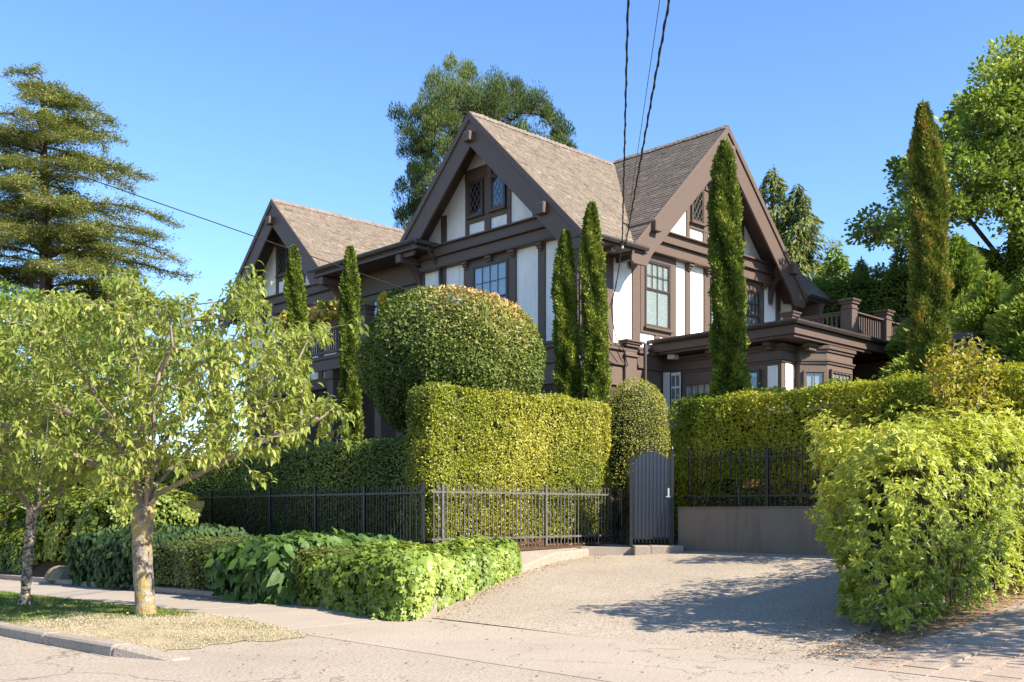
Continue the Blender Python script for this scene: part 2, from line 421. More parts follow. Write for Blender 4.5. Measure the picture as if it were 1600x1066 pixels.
def foliage_on(P, Nrm, size, asp=.5, tilt=.9, tint_f=1.2, tint_amp=.35, tint_mid=.45, up=0., dirup=0., jitter=.25):
    n = len(P)
    N = unit(Nrm + tilt*randdir(n) + np.array([0, 0, up]))
    D = np.cross(N, randdir(n)) + np.array([0, 0, dirup]) + Nrm*.25
    L = size*(1 - jitter + 2*jitter*rnd(n))
    V = leaf_arrays(P, D, N, L, L*asp)
    t = tint_mid + tint_amp*clump(P, tint_f, 3.1) + .42*(rnd(n)-.5) + .10*(rng.random(n) > .93)
    return V, t
def box_points(n, s0, s1, t0, t1, z0, z1, r=.15, depth=.10, lump=.05, skip=()):
    """points on a softly lumpy box: random faces by area, rounded edges"""
    ds, dt, dz = s1-s0, t1-t0, z1-z0
    faces = {'s-': dt*dz, 's+': dt*dz, 't-': ds*dz, 't+': ds*dz, 'z+': ds*dt}
    for k in skip: faces[k] = 0
    keys = list(faces); w = np.array([faces[k] for k in keys]); w = w/w.sum()
    ch = rng.choice(len(keys), n, p=w)
    P = np.stack([s0 + ds*rnd(n), t0 + dt*rnd(n), z0 + dz*rnd(n)], 1)
    for i, k in enumerate(keys):
        m = ch == i; ax = 'stz'.index(k[0]); P[m, ax] = [s0, t0, z0][ax] if k[1] == '-' else [s1, t1, z1][ax]
    lo = np.array([s0+r, t0+r, z0-9]); hi = np.array([s1-r, t1-r, z1-r])
    hi = np.maximum(hi, lo + 1e-3)
    Q = np.clip(P, lo, hi); N = P - Q; ln = np.linalg.norm(N, axis=1, keepdims=True)
    N = N/np.maximum(ln, 1e-6); P = Q + N*r
    P = P + N*(lump*clump(P, 2.1, 5)[:, None] + lump*.7*clump(P, 5.3, 1)[:, None])
    P = P - N*(depth*rnd(n)[:, None]**1.5)
    return P, N
def add_leaves(parent, name, V, t, mat, kind=None, label=None):
    me = quad_mesh(name, V, t, basis(parent) if parent is not None else (0, 0, 0))
    return place(name, me, mat, parent, None if parent is not None else (0, 0, 0), kind, label)
def hedge(name, label, cat, box, n, mat, size, group=None, r=.18, depth=.14, lump=.06, asp=.5, core=.2, zfloor=None, skip=(), tf=1.2, mid=.45, amp=.35, up=.25):
    s0, s1, t0, t1, z0, z1 = box
    T = thing(name, label, cat, ((s0+s1)/2, (t0+t1)/2, z0), group)
    P, N = box_points(n, *box, r=r, depth=depth, lump=lump, skip=skip)
    gap = clump(P, 4.3, 6.) + .6*clump(P, 9.1, 2.) > .98          # thin places that show the twigs inside
    P, N = P[~gap], N[~gap]; sh = rng.random(len(P)) < .025; P[sh] += N[sh]*(.03+.13*rnd(sh.sum())[:, None])
    V, t = foliage_on(P, N, size, asp, tint_f=tf, tint_mid=mid, tint_amp=amp, up=up)
    add_leaves(T, 'foliage', V, t, mat)
    if core is not None:
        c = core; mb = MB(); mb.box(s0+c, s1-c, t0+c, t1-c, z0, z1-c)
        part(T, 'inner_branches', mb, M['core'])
    return T

# ------------------------------------------------------------------ branching trees
def grow(root_paths, targets, step=.45, bow=.12, wob=.05, up=0.):
    """root_paths: list of polylines (first point joins the trunk). targets are reached from the nearest node"""
    nodes = []; parent = []; weight = []
    def add(p, par): nodes.append(Vector(p)); parent.append(par); weight.append(0); return len(nodes)-1
    for pth in root_paths:
        if nodes:
            j = min(range(len(nodes)), key=lambda i: (nodes[i]-Vector(pth[0])).length)
            if (nodes[j]-Vector(pth[0])).length < .02: prev = j
            else: prev = add(pth[0], j)
        else: prev = add(pth[0], -1)
        for q in pth[1:]:
            a = nodes[prev]; b = Vector(q); k = max(1, int((b-a).length/step))
            for i in range(1, k+1):
                w = a.lerp(b, i/k)
                if i < k: w = w + Vector([random.uniform(-1, 1)*wob for _ in range(3)])
                prev = add(w, prev)
    arr = np.array([tuple(n) for n in nodes])
    o = arr[0]
    targets = sorted(targets, key=lambda p: np.min(np.linalg.norm(arr - np.array(p), axis=1)))
    ends = []
    buf = np.zeros((len(nodes) + len(targets)*5, 3)); cnt = len(nodes); buf[:cnt] = arr
    for T_ in targets:
        t = np.array(T_)
        d = np.linalg.norm(buf[:cnt] - t, axis=1) + .15*np.linalg.norm(buf[:cnt] - o, axis=1)*0 + .8*np.maximum(0, buf[:cnt, 2]-t[2])
        j = int(np.argmin(d)); a = nodes[j]; b = Vector(T_); ln = (b-a).length
        k = max(1, min(4, int(ln/step)+1)); prev = j
        off = Vector((random.uniform(-1, 1), random.uniform(-1, 1), random.uniform(.1, 1)+up))*bow*ln
        for i in range(1, k+1):
            u = i/k; w = a.lerp(b, u) + off*(4*u*(1-u))*.5
            prev = add(w, prev); buf[cnt] = w; cnt += 1
        ends.append(prev)
    for e in ends:
        i = e
        while i >= 0: weight[i] += 1; i = parent[i]
    return nodes, parent, weight, ends
def limbs_mesh(nodes, parent, weight, rtip=.006, p=.5, rmax=.2, nside=5, minw=0):
    mb = MB(); kids = {}
    for i, q in enumerate(parent): kids.setdefault(q, []).append(i)
    r = [min(rmax, rtip*max(1, w)**p) for w in weight]
    started = set()
    stack = [(-1, c) for c in kids.get(-1, [])]
    while stack:
        par, i = stack.pop()
        chain = [par, i] if par >= 0 else [i]
        while kids.get(chain[-1]):
            ks = sorted(kids[chain[-1]], key=lambda k: -weight[k])
            for k in ks[1:]: stack.append((chain[-1], k))
            chain.append(ks[0])
        if len(chain) > 1:
            rr = [r[c] for c in chain]
            if par >= 0: rr[0] = rr[1]
            big = max(rr) > .05
            mb.tube([nodes[c] for c in chain], rr, 9 if big else nside, cap=False)
    return mb

# ================================================================== THE SETTING: ground, road, pavements
def zst(t): return -.018*max(0., t+8)            # the street falls gently away to the far left
def zdr(s): return .08*(s+12.4)                  # driveway and lane climb from the pavement
def sheet(name, mat, ss, ts, zf, kind='structure', keep=None):
    mb = MB(); ns, nt_ = len(ss), len(ts)
    for a in ss:
        for b in ts: mb.v.append((a, b, zf(a, b)))
    for i in range(ns-1):
        for j in range(nt_-1):
            if keep and not keep((ss[i]+ss[i+1])/2, (ts[j]+ts[j+1])/2): continue
            mb.f.append((i*nt_+j, (i+1)*nt_+j, (i+1)*nt_+j+1, i*nt_+j+1))
    return struct(name, mb, mat)
fr = lambda a, b, n: list(np.linspace(a, b, n))

def lot_z(s, t):
    """height of the planted lot behind the fences"""
    def sm(x): x = min(1, max(0, x)); return x*x*(3-2*x)
    if t > -4.0:
        return .82 + 2.5*sm((s+9.2)/4.5)*(sm((t+4.1)/2.4) if s > -5 else 1) if s > -9.2 else .1 + .72*sm((s+12.9)/1.4) + zst(t)*(1-sm((s+12.9)/3.5))
    if s > -3.2: return 1.62 + 1.7*sm((s+3.2)/4)
    return 0
# land: one sheet that reaches the horizon, a little under the paving
mb = MB(); ss = [-900, -300, -100, -40, -25, -12.9, 60, 300, 900]; ts = [-900, -300, -60, -30, -15, 0, 30, 100, 300, 900]
def zland(s, t):
    return -.35 + (zst(min(t, 60)) if t > 0 else 0) + (2.6 if s > 20 else 0)
sheet('ground', M['ground'], ss, ts, zland)
# road
sheet('road', M['road'], fr(-60, -17.62, 24)+[], fr(-60, 60, 60), lambda s, t: zst(t) - .004)
sheet('street_mouth', M['road'], fr(-17.62, -14.9, 8), fr(-60, -8.45, 40), lambda s, t: zst(t) - .004 + .004*0)
# apron between road and driveway (older, smoother concrete)
sheet('driveway_apron', M['apron'], fr(-14.9, -12.44, 8), fr(-60, -8.0, 40), lambda s, t: zst(t) + .0)
# sidewalk, slab by slab
side = bpy.data.objects.new('sidewalk', None); COL.objects.link(side); side.location = W(0, 0, 0); side.rotation_euler = (0, 0, ROT)
side['base'] = (0, 0, 0); side['kind'] = 'structure'
t = -7.98
k = 0
while t < 44:
    ln = 1.5; mb = MB()
    z0, z1 = zst(t)+.105, zst(t+ln)+.105
    if k == 0: z0 = .004
    j = random.uniform(-.004, .004)
    mb.hexa([(-14.88, t+.006, z0-.15), (-12.92, t+.006, z0-.15), (-12.92, t+ln-.006, z1-.15), (-14.88, t+ln-.006, z1-.15)],
            [(-14.88, t+.006, z0+j), (-12.92, t+.006, z0+j), (-12.92, t+ln-.006, z1+j), (-14.88, t+ln-.006, z1+j)])
    part(side, 'slab', mb, M['sidewalk']); t += ln; k += 1
# kerb, stone by stone
kerb = bpy.data.objects.new('kerb', None); COL.objects.link(kerb); kerb.location = W(0, 0, 0); kerb.rotation_euler = (0, 0, ROT)
kerb['base'] = (0, 0, 0); kerb['kind'] = 'structure'
def kstone(t0, t1, h0, h1, ds0=0., ds1=0.):
    mb = MB(); g = .003
    a0, a1 = zst(t0), zst(t1)
    mb.hexa([(-17.68+ds0, t0+g, a0-.15), (-17.42+ds0, t0+g, a0-.15), (-17.42+ds1, t1-g, a1-.15), (-17.68+ds1, t1-g, a1-.15)],
            [(-17.65+ds0, t0+g, a0+h0), (-17.42+ds0, t0+g, a0+h0), (-17.42+ds1, t1-g, a1+h1), (-17.65+ds1, t1-g, a1+h1)])
    o = part(kerb, 'kerb_stone', mb, M['kerbstone'], bev=.025)
kstone(-9.7, -8.9, .012, .125, .42, .10)
t = -8.9; first = True
while t < 42: kstone(t, t+1.8, .125, .125, .10 if first else 0, 0); t += 1.8; first = False
# verge between kerb and sidewalk
def verge_in(s, t): return t > -8.85 + .10*math.sin(5*s) + .06*math.sin(13*s)
def zverge(s, t):
    e = min(1, max(0, (t+8.75)/1.6)); return zst(t) + .002 + .10*e + .035*math.sin(math.pi*min(1, max(0, (s+17.4)/2.6)))*e
sheet('verge', M['turf'], fr(-17.43, -14.86, 40), fr(-9.05, -5, 60)+fr(-4.8, 42, 100), lambda s, t: zverge(s, t) + .012*math.sin(5*s+t*3)*math.sin(4*t)*min(1, max(0, t+9)), keep=verge_in)
# driveway: exposed aggregate slabs with a real joint to the apron
dpoly = [(-12.42, -8.3), (-10.53, -7.05), (-7.76, -5.45), (-6.0, -4.80), (-3.32, -4.62)]
def dedge(s):
    for (a, ta), (b, tb) in zip(dpoly, dpoly[1:]):
        if a <= s <= b: return ta + (tb-ta)*(s-a)/(b-a)
    return -4.6
mb = MB(); ns = 30; nt_ = 26
for i in range(ns+1):
    s = -12.42 + (9.1)*i/ns
    for j in range(nt_+1):
        t0 = dedge(s)+.12; t1 = -14.22 - .80*min(1, max(0, (-10.9-s)/.5))
        tt = t0 + (t1-t0)*j/nt_
        mb.v.append((s, tt, zdr(s) + .012*math.sin(s*.9)*math.cos(tt*.7)))
for i in range(ns):
    for j in range(nt_): a = i*(nt_+1)+j; mb.f.append((a, a+1, a+nt_+2, a+nt_+1))
struct('driveway', mb, M['aggregate'])
mb = MB(); mb.box(-12.52, -12.30, -30, -8.2, -.2, -.03); struct('joint_bed', mb, M['graveldust'])
# garden terrain behind fences
sheet('garden_ground', M['soil'], fr(-12.95, 30, 70), fr(-4.05, 40, 60), lambda s, t: lot_z(s, t))
sheet('garden_terrace', M['soil'], fr(-3.0, 30, 40), fr(-14.0, -6.05, 12), lambda s, t: lot_z(s, t))
sheet('garden_terrace', M['soil'], fr(.6, 30, 40), fr(-6.05, -4.05, 4), lambda s, t: lot_z(s, t)-.03)
mb = MB(); mb.hexa([(-11.7, -14.2, -.3), (-11.7, -15.06, -.3), (30, -15.06, -.2), (30, -14.2, -.2)],
                   [(-11.7, -14.2, zdr(-11.7)-.022), (-11.7, -15.06, zdr(-11.7)-.022), (30, -15.06, zdr(30)+.03), (30, -14.2, zdr(30)+.03)])
struct('hedge_bed', mb, M['litterbed'])
# low concrete kerb wall beside the driveway, planter edge
mb = MB()
pts = [(-8.2, -5.62), (-6.0, -4.70), (-3.4, -4.52)]
mb.hexa([(-8.6, -5.85, zdr(-8.6)-.2), (-6.0, -4.72, zdr(-6)-.2), (-3.42, -4.55, zdr(-3.4)-.2), (-3.42, -4.06, .2), (-8.6, -4.2, .2)],
        [(-8.6, -5.85, zdr(-8.6)+.10), (-6.0, -4.72, zdr(-6)+.20), (-3.42, -4.55, zdr(-3.4)+.10), (-3.42, -4.06, .84), (-8.6, -4.2, .80)])
o = struct('kerb_wall', mb, M['kerbstone']); bevel(o, .03, 2)
mb = MB(); mb.v += [(-8.7, -4.02, .83), (-3.4, -4.0, .85), (-3.4, -4.34, .80), (-5.0, -4.36, .795), (-6.6, -4.50, .77), (-8.7, -4.66, .74)]; mb.f.append(tuple(range(6))); struct('fence_bed', mb, M['soil'])
# planter retaining edge facing the pavement (mostly under the plants)
mb = MB(); mb.hexa([(-12.93, -8.2, -.3), (-12.93, 40, -1.2), (-12.72, 40, -1.2), (-12.72, -8.2, -.3)], [(-12.93, -8.2, .20), (-12.93, 40, zst(40)+.26), (-12.72, 40, zst(40)+.26), (-12.72, -8.2, .20)])
mb.hexa([(-12.9, -8.22, -.3), (-10.6, -6.95, -.3), (-8.6, -5.80, -.3), (-8.6, -5.6, -.3), (-10.6, -6.7, -.3), (-12.8, -7.9, -.3)], [(-12.9, -8.22, .17), (-10.6, -6.95, .30), (-8.6, -5.80, .42), (-8.6, -5.6, .42), (-10.6, -6.7, .30), (-12.8, -7.9, .17)])
struct('planter_kerb', mb, M['kerbstone'])
mb = MB(); mb.hexa([(-12.75, -8.0, 0), (-8.7, -5.6, 0), (-8.7, -4.0, 0), (-12.75, -4.0, 0)], [(-12.75, -8.0, .15), (-8.7, -5.6, .38), (-8.7, -4.0, .8), (-12.75, -4.0, .15)])
struct('planter_soil', mb, M['soil'])
# lane of pavers: running bond, each paver an object
lane = bpy.data.objects.new('lane', None); COL.objects.link(lane); lane.location = W(0, 0, 0); lane.rotation_euler = (0, 0, ROT)
lane['base'] = (0, 0, 0); lane['kind'] = 'structure'
mb = MB(); mb.hexa([(-12.42, -30, -.4), (-12.42, -14.9, -.4), (30, -14.9, -.4), (30, -30, -.4)], [(-12.42, -30, -.040), (-12.42, -14.9, -.040), (30, -14.9, zdr(30)-.040), (30, -30, zdr(30)-.040)])
part(lane, 'bedding', mb, M['graveldust'])
pw, pl = .40, .60
pm = MB(); pm.box(-pl/2+.010, pl/2-.010, -pw/2+.014, pw/2-.014, -.045, 0); pme = pm.mesh('paver')
rest = MB(); cnt = 0
for j in range(0, 36):
    tt = -14.98 - pw*(j+.5)
    if j % 2:
        rest.hexa([(-12.395, tt-pw/2+.007, -.05), (-12.395+pl/2-.01, tt-pw/2+.007, -.03), (-12.395+pl/2-.01, tt+pw/2-.007, -.03), (-12.395, tt+pw/2-.007, -.05)], [(-12.395, tt-pw/2+.007, .0), (-12.395+pl/2-.01, tt-pw/2+.007, .022), (-12.395+pl/2-.01, tt+pw/2-.007, .022), (-12.395, tt+pw/2-.007, .0)])
    for i in range(0, 42):
        s = -12.40 + pl*(i+.5) + (pl/2 if j % 2 else 0)
        x, y = tuple(W(s, tt))[:2]
        u = 800 + 1604*x/max(y, .1)
        z = zdr(s) + random.uniform(-.004, .004)
        if y > 5 and 1280 < u < 1690 and s < -2 and cnt < 300:
            o = place('paver', pme, M['paver'], lane, (s, tt, z)); cnt += 1
            o.rotation_euler = (random.uniform(-.006, .006), -math.atan(.08)+random.uniform(-.006, .006), random.uniform(-.01, .01))
        elif j < 30 and i < 40:
            rest.hexa([(s-pl/2+.008, tt-pw/2+.007, z-.05-.08*pl/2), (s+pl/2-.008, tt-pw/2+.007, z-.05+.08*pl/2), (s+pl/2-.008, tt+pw/2-.007, z-.05+.08*pl/2), (s-pl/2+.008, tt+pw/2-.007, z-.05-.08*pl/2)],
                      [(s-pl/2+.008, tt-pw/2+.007, z-.08*pl/2), (s+pl/2-.008, tt-pw/2+.007, z+.08*pl/2), (s+pl/2-.008, tt+pw/2-.007, z+.08*pl/2), (s-pl/2+.008, tt+pw/2-.007, z-.08*pl/2)])
part(lane, 'paver_field', rest, M['paver'], kind='stuff')

# ================================================================== THE HOUSE
H = thing('tudor_house', 'white stucco and brown timber gabled house with steep shingled roofs', 'house', (0, 0, 3.3))
Lp, Rp = ('L', 0.0), ('R', 0.0)
SH = .975                                        # roof slope
ZR, ZE = 14.12, 9.6

# ---- walls
mb = MB(); mb.prism(('R', 0.0), [(.0, 6.45), (12.05, 6.45), (12.05, 9.5), (10.9, 9.5), (6.29, 13.95), (1.7, 9.5), (0, 9.5)], -.25, 0)
part(H, 'wall', mb, M['stucco'])
mb = MB(); mb.prism(('L', 0.0), [(.0, 6.45), (7.30, 6.45), (7.30, 10.4), (3.80, 13.95), (.2, 10.2), (0, ZE)], -.25, 0)
part(H, 'wall', mb, M['stucco'])
mb = MB(); mb.prism(('L', 0.0), [(12.0, 6.45), (19.0, 6.45), (19.0, 10.3), (15.44, 13.7), (12.0, 10.5)], -.25, 0)
part(H, 'wall', mb, M['stucco'])
mb = MB(); mb.box(.0, 12, 7.05, 7.30, 6.5, 10.4); part(H, 'wall', mb, M['siding'])
mb = MB(); mb.box(0.25, 1.2, 7.3, 12.2, 6.45, 10.5); part(H, 'wall', mb, M['siding'])
mb = MB(); mb.box(.0, .25, 12.0, 12.25, 3.3, 10.4); mb.box(11.8, 12.05, 0, 18, 3.3, 9.6); mb.box(.3, 12, 18.75, 19, 3.3, 10); part(H, 'wall', mb, M['stucco'])
# ground floor: brick below, timber above
mb = MB(); mb.box(0.03, 12.0, .03, .3, 3.3, 6.45); mb.box(.03, .3, .3, 7.3, 3.3, 6.45); mb.box(.6, .8, 7.3, 12.2, 3.3, 6.45); mb.box(.05, .3, 12.2, 19, 3.3, 6.45)
part(H, 'brick_wall', mb, M['brick'])
mb = MB(); mb.box(-.05, 12.0, -.09, .02, 6.05, 6.5); mb.box(-.09, .02, -.05, 7.35, 6.05, 6.5)
part(H, 'timber_beam', mb, M['timber'])
mb = MB(); mb.box(-.02, 12.0, -.05, .02, 5.45, 6.05); mb.box(-.05, .02, .02, 7.35, 5.45, 6.05)
part(H, 'siding_band', mb, M['siding'])
for z, d in ((6.50, .17), (6.62, .12), (6.05, .13)):
    mb = MB(); mb.fb(Rp, -.15, 12.0, z, z+.10, .0, d); part(H, 'string_course', mb, M['timber'], bev=.015)
    mb = MB(); mb.fb(Lp, 0, 7.4, z, z+.10, .0, d+.003); part(H, 'string_course', mb, M['timber'], bev=.015)
mb = MB(); mb.fb(('L', 0.0), 12.0, 19.1, 6.3, 6.72, 0, .15); part(H, 'string_course', mb, M['timber'], bev=.015)

def post(pl, a0, a1, z0, z1, d=.05, name='timber_post'):
    mb = MB(); mb.fb(pl, a0, a1, z0, z1, -.05, d); return part(H, name, mb, M['timber'], bev=.008)
def corbel(pl, a, z, w=.26, h=.26, d=.22):
    mb = MB(); mb.fb(pl, a-w/2, a+w/2, z-h*.45, z, 0, d); mb.fb(pl, a-w*.38, a+w*.38, z-h*.75, z-h*.45, 0, d*.75); mb.fb(pl, a-w*.26, a+w*.26, z-h, z-h*.75, 0, d*.5)
    part(H, 'corbel', mb, M['timber'], bev=.01)

def window(pl, a0, a1, z0, z1, cols, rows, lower=None, fill='blind', fw=.06, depth=.10, base=None, dia=False, parent=H, blind_to=1.0, wname='window', rows_split=.5, mat=None):
    """casing with sill, one or two sashes, panes of glass with muntins, blinds or a dark panel for the dim room behind"""
    mat = mat or M['sash']; d0 = .012
    mb = MB()
    mb.fb(pl, a0, a1, z1-fw, z1, d0, depth); mb.fb(pl, a0, a1, z0, z0+fw, d0, depth)
    mb.fb(pl, a0, a0+fw, z0+fw, z1-fw, d0, depth-.002); mb.fb(pl, a1-fw, a1, z0+fw, z1-fw, d0, depth-.002)
    wd = part(parent, wname, mb, mat, bev=.006)
    mb = MB(); mb.fb(pl, a0-.06, a1+.06, z0-.07, z0-.003, 0, depth+.07); part(wd, 'sill', mb, M['timber'], bev=.01)
    A0, A1, Z0, Z1 = a0+fw, a1-fw, z0+fw, z1-fw
    mb = MB(); mb.fb(pl, A0, A1, Z0, Z1, d0-.004, d0); part(wd, 'unlit_room_panel', mb, M['interior'])  # thin dark panel on the wall; the unlit room's shade is its colour
    sashes = [(Z0, Z1, cols, rows, depth-.02)]
    if lower is not None:
        zm = Z0 + (Z1-Z0)*rows_split
        sashes = [(zm, Z1, cols, rows, depth-.015), (Z0, zm, lower[0], lower[1], depth-.035)]
    for y0, y1, c, r, dd in sashes:
        mb = MB(); e = .035
        mb.fb(pl, A0, A1, y1-e, y1, dd-.03, dd); mb.fb(pl, A0, A1, y0, y0+e, dd-.03, dd); mb.fb(pl, A0, A0+e, y0+e, y1-e, dd-.03, dd-.001); mb.fb(pl, A1-e, A1, y0+e, y1-e, dd-.03, dd-.001)
        part(wd, 'sash', mb, mat)
        gx0, gx1, gy0, gy1 = A0+e, A1-e, y0+e, y1-e
        if dia:
            mb = MB(); n = 4; w_ = gx1-gx0; h_ = gy1-gy0; p = w_/2.6
            def seg(x0, y0_, x1, y1_):
                k, o = pl; f = (lambda a, z: (o-dd+.012, a, z)) if k == 'L' else (lambda a, z: (a, o-dd+.012, z))
                mb.tube([f(x0, y0_), f(x1, y1_)], .0055, 4)
            q = 1.6*p; c0 = -8
            for k_ in range(-8, 12):
                for sg in (1, -1):
                    xs = []
                    for fx in (gx0, gx1):
                        yy = gy0 + k_*q + sg*(fx-gx0)*1.6
                        xs.append((fx, yy))
                    (x0, ya), (x1, yb) = xs
                    lo, hi = 0., 1.
                    for lim, s_ in ((gy0, 1), (gy1, -1)):
                        fa = (ya-lim)*s_; fb_ = (yb-lim)*s_
                        if fa < 0 and fb_ < 0: lo, hi = 1, 0
                        elif fa < 0: lo = max(lo, fa/(fa-fb_))
                        elif fb_ < 0: hi = min(hi, fa/(fa-fb_))
                    if hi-lo > .02: seg(x0+(x1-x0)*lo, ya+(yb-ya)*lo, x0+(x1-x0)*hi, ya+(yb-ya)*hi)
            part(wd, 'lead_lattice', mb, M['lead'])
            mb = MB(); mb.fb(pl, gx0, gx1, gy0, gy1, dd-.022, dd-.018); part(wd, 'pane', mb, M['glass'])
        else:
            mb = MB(); m_ = .022
            for i in range(1, c): x = gx0+(gx1-gx0)*i/c; mb.fb(pl, x-m_/2, x+m_/2, gy0, gy1, dd-.028, dd-.004)
            for j in range(1, r): y = gy0+(gy1-gy0)*j/r; mb.fb(pl, gx0, gx1, y-m_/2, y+m_/2, dd-.027, dd-.006)
            if mb.v: part(wd, 'muntin_grid', mb, mat)
            for i in range(c):
                for j in range(r):
                    mb = MB(); mb.fb(pl, gx0+(gx1-gx0)*i/c+m_/2*(i > 0), gx0+(gx1-gx0)*(i+1)/c-m_/2*(i < c-1), gy0+(gy1-gy0)*j/r+m_/2*(j > 0), gy0+(gy1-gy0)*(j+1)/r-m_/2*(j < r-1), dd-.022, dd-.018)
                    part(wd, 'pane', mb, M['glass'])
    if fill == 'blind' or fill == 'half':
        mb = MB(); z = Z1-.03; zb = Z0 + (Z1-Z0)*(1-blind_to)
        while z > zb:
            k, o = pl
            q = [(A0+.03, z, .020), (A1-.03, z, .020), (A1-.03, z-.044, .030), (A0+.03, z-.044, .030)]
            f = (lambda a, zz, d: (o-d, a, zz)) if k == 'L' else (lambda a, zz, d: (a, o-d, zz))
            mb.hexa([f(*c) for c in q], [f(c[0], c[1]+.005, c[2]+.004) for c in q]); z -= .05
        if cols > 2:
            xm = (A0+A1)/2; mb.fb(pl, xm-.03, xm+.03, zb, Z1, .016, .034)
            mb.fb(pl, A0, A0+.04, zb, Z1, .016, .034); mb.fb(pl, A1-.04, A1, zb, Z1, .016, .034)
        part(wd, 'blind', mb, M['blind'])
    elif fill == 'shade':
        mb = MB(); mb.fb(pl, A0, A1, Z0+(Z1-Z0)*(1-blind_to), Z1, .02, .026); part(wd, 'roller_shade', mb, M['shade_cloth'])
    elif fill == 'paleshade':
        mb = MB(); mb.fb(pl, A0, A1, Z0+(Z1-Z0)*(1-blind_to), Z1, .02, .026); part(wd, 'roller_shade', mb, M['blind'])
    return wd

# ---- sunlit facade timbers
for a0, a1 in ((-.10, .16), (1.19, 1.52), (2.43, 2.80), (5.17, 5.42), (10.68, 10.96), (11.80, 12.08)): post(Rp, a0, a1, 6.7, 9.62 if a0 < 2 or a0 > 11 else 9.75)
def casing(pl, a0, a1, b0, b1, z0, z1, zs, zt, d=.062):
    """wide flat casing round an opening b0..b1, zs..zt inside the outline a0..a1, z0..z1"""
    mb = MB()
    for q in ((a0, b0, z0, z1), (b1, a1, z0, z1), (b0, b1, zt, z1), (b0, b1, z0, zs)):
        if q[1]-q[0] > .01 and q[3]-q[2] > .01: mb.fb(pl, q[0], q[1], q[2], q[3], -.05, d)
    part(H, 'window_casing', mb, M['timber'])
casing(Rp, 2.80, 4.62, 3.0, 4.30, 7.20, 9.78, 7.40, 9.52)
window(Rp, 3.0, 4.30, 7.40, 9.52, 4, 2, (2, 1), 'blind', rows_split=.57)
post(Rp, 3.55, 3.80, 6.72, 7.2); post(Rp, 4.4, 4.62, 6.72, 7.2)
casing(Rp, 6.20, 9.84, 6.50, 9.55, 6.72, 9.78, 7.40, 9.45)
window(Rp, 6.50, 7.42, 7.40, 9.45, 3, 2, (1, 1), 'blind', rows_split=.55)
window(Rp, 7.50, 8.42, 7.40, 9.45, 3, 2, (1, 1), 'blind', rows_split=.55)
window(Rp, 8.50, 9.55, 7.40, 9.45, 4, 2, (1, 1), 'shade', rows_split=.55)
# belly band of the sunlit gable, in two steps
def band(pl, a0, a1, z):
    for zz0, zz1, d in ((z-.30, z, .30), (z-.02, z+.04, .42), (z-.34, z-.30, .36), (z-.66, z-.34, .24), (z-.70, z-.66, .28)):
        mb = MB(); mb.fb(pl, a0, a1, zz0+.002, zz1-.002, 0, d); part(H, 'timber_beam', mb, M['timber'], bev=.012)
band(Rp, 2.5, 10.08, 10.42)
for a in (2.62, 5.3, 6.35, 9.7): corbel(Rp, a, 9.75)
def gable_timbers(pl, c, z0, zr, mirror=1):
    """attic storey: two small leaded windows between posts"""
    f = lambda a: c + mirror*a
    def q(a0, a1): x, y = f(a0), f(a1); return min(x, y), max(x, y)
    for a0, a1, zt in ((-2.28, -2.02, zr-2.46), (2.02, 2.28, zr-2.46), (-1.06, -.90, 12.7), (.90, 1.06, 12.7), (-.14, .14, 12.45)):
        x, y = q(a0, a1); mb = MB(); mb.fb(pl, x, y, z0+.03, zt, -.05, .05); part(H, 'timber_post', mb, M['timber'])
    x, y = q(-1.06, 1.06); mb = MB(); mb.fb(pl, x, y, 12.36, 12.70, -.05, .068); part(H, 'timber_beam', mb, M['timber'])
    x, y = q(-.90, .90); mb = MB(); mb.fb(pl, x, y, 10.95, 11.14, -.05, .062); part(H, 'timber_beam', mb, M['timber'])
    for a0, a1 in ((-.88, -.16), (.16, .88)):
        x, y = q(a0, a1)
        mb = MB(); mb.fb(pl, x, y, 12.28, 12.362, -.05, .06); part(H, 'timber_beam', mb, M['timber'])
        window(pl, x+.015, y-.015, 11.16, 12.28, 1, 1, None, 'none', fw=.07, depth=.11, dia=True)
gable_timbers(Rp, 6.29, 10.46, 14.25)
# ---- shaded facade timbers
for a0, a1 in ((-.02, .24), (1.33, 1.63), (5.94, 6.21), (7.05, 7.32)): post(Lp, a0, a1, 6.7, 9.8)
casing(Lp, 2.58, 5.0, 2.91, 4.55, 6.72, 9.80, 7.25, 9.52)
window(Lp, 2.91, 4.55, 7.25, 9.52, 4, 2, (4, 2), 'blind')
band(Lp, .55, 7.0, 10.42)
for a in (1.48, 2.68, 3.72, 4.86): corbel(Lp, a, 9.75)
gable_timbers(Lp, 3.88, 10.46, 13.95)
# left gable
for a0, a1 in ((12.0, 12.25), (13.2, 13.5), (17.3, 17.6), (18.75, 19.02)): post(Lp, a0, a1, 6.7, 9.7)
casing(Lp, 14.4, 16.5, 14.8, 16.1, 6.72, 9.75, 7.3, 9.45)
window(Lp, 14.8, 16.1, 7.3, 9.45, 4, 2, (4, 1), 'blind')
band(Lp, 12.1, 18.7, 10.3)
gable_timbers(Lp, 15.5, 10.34, 13.85)

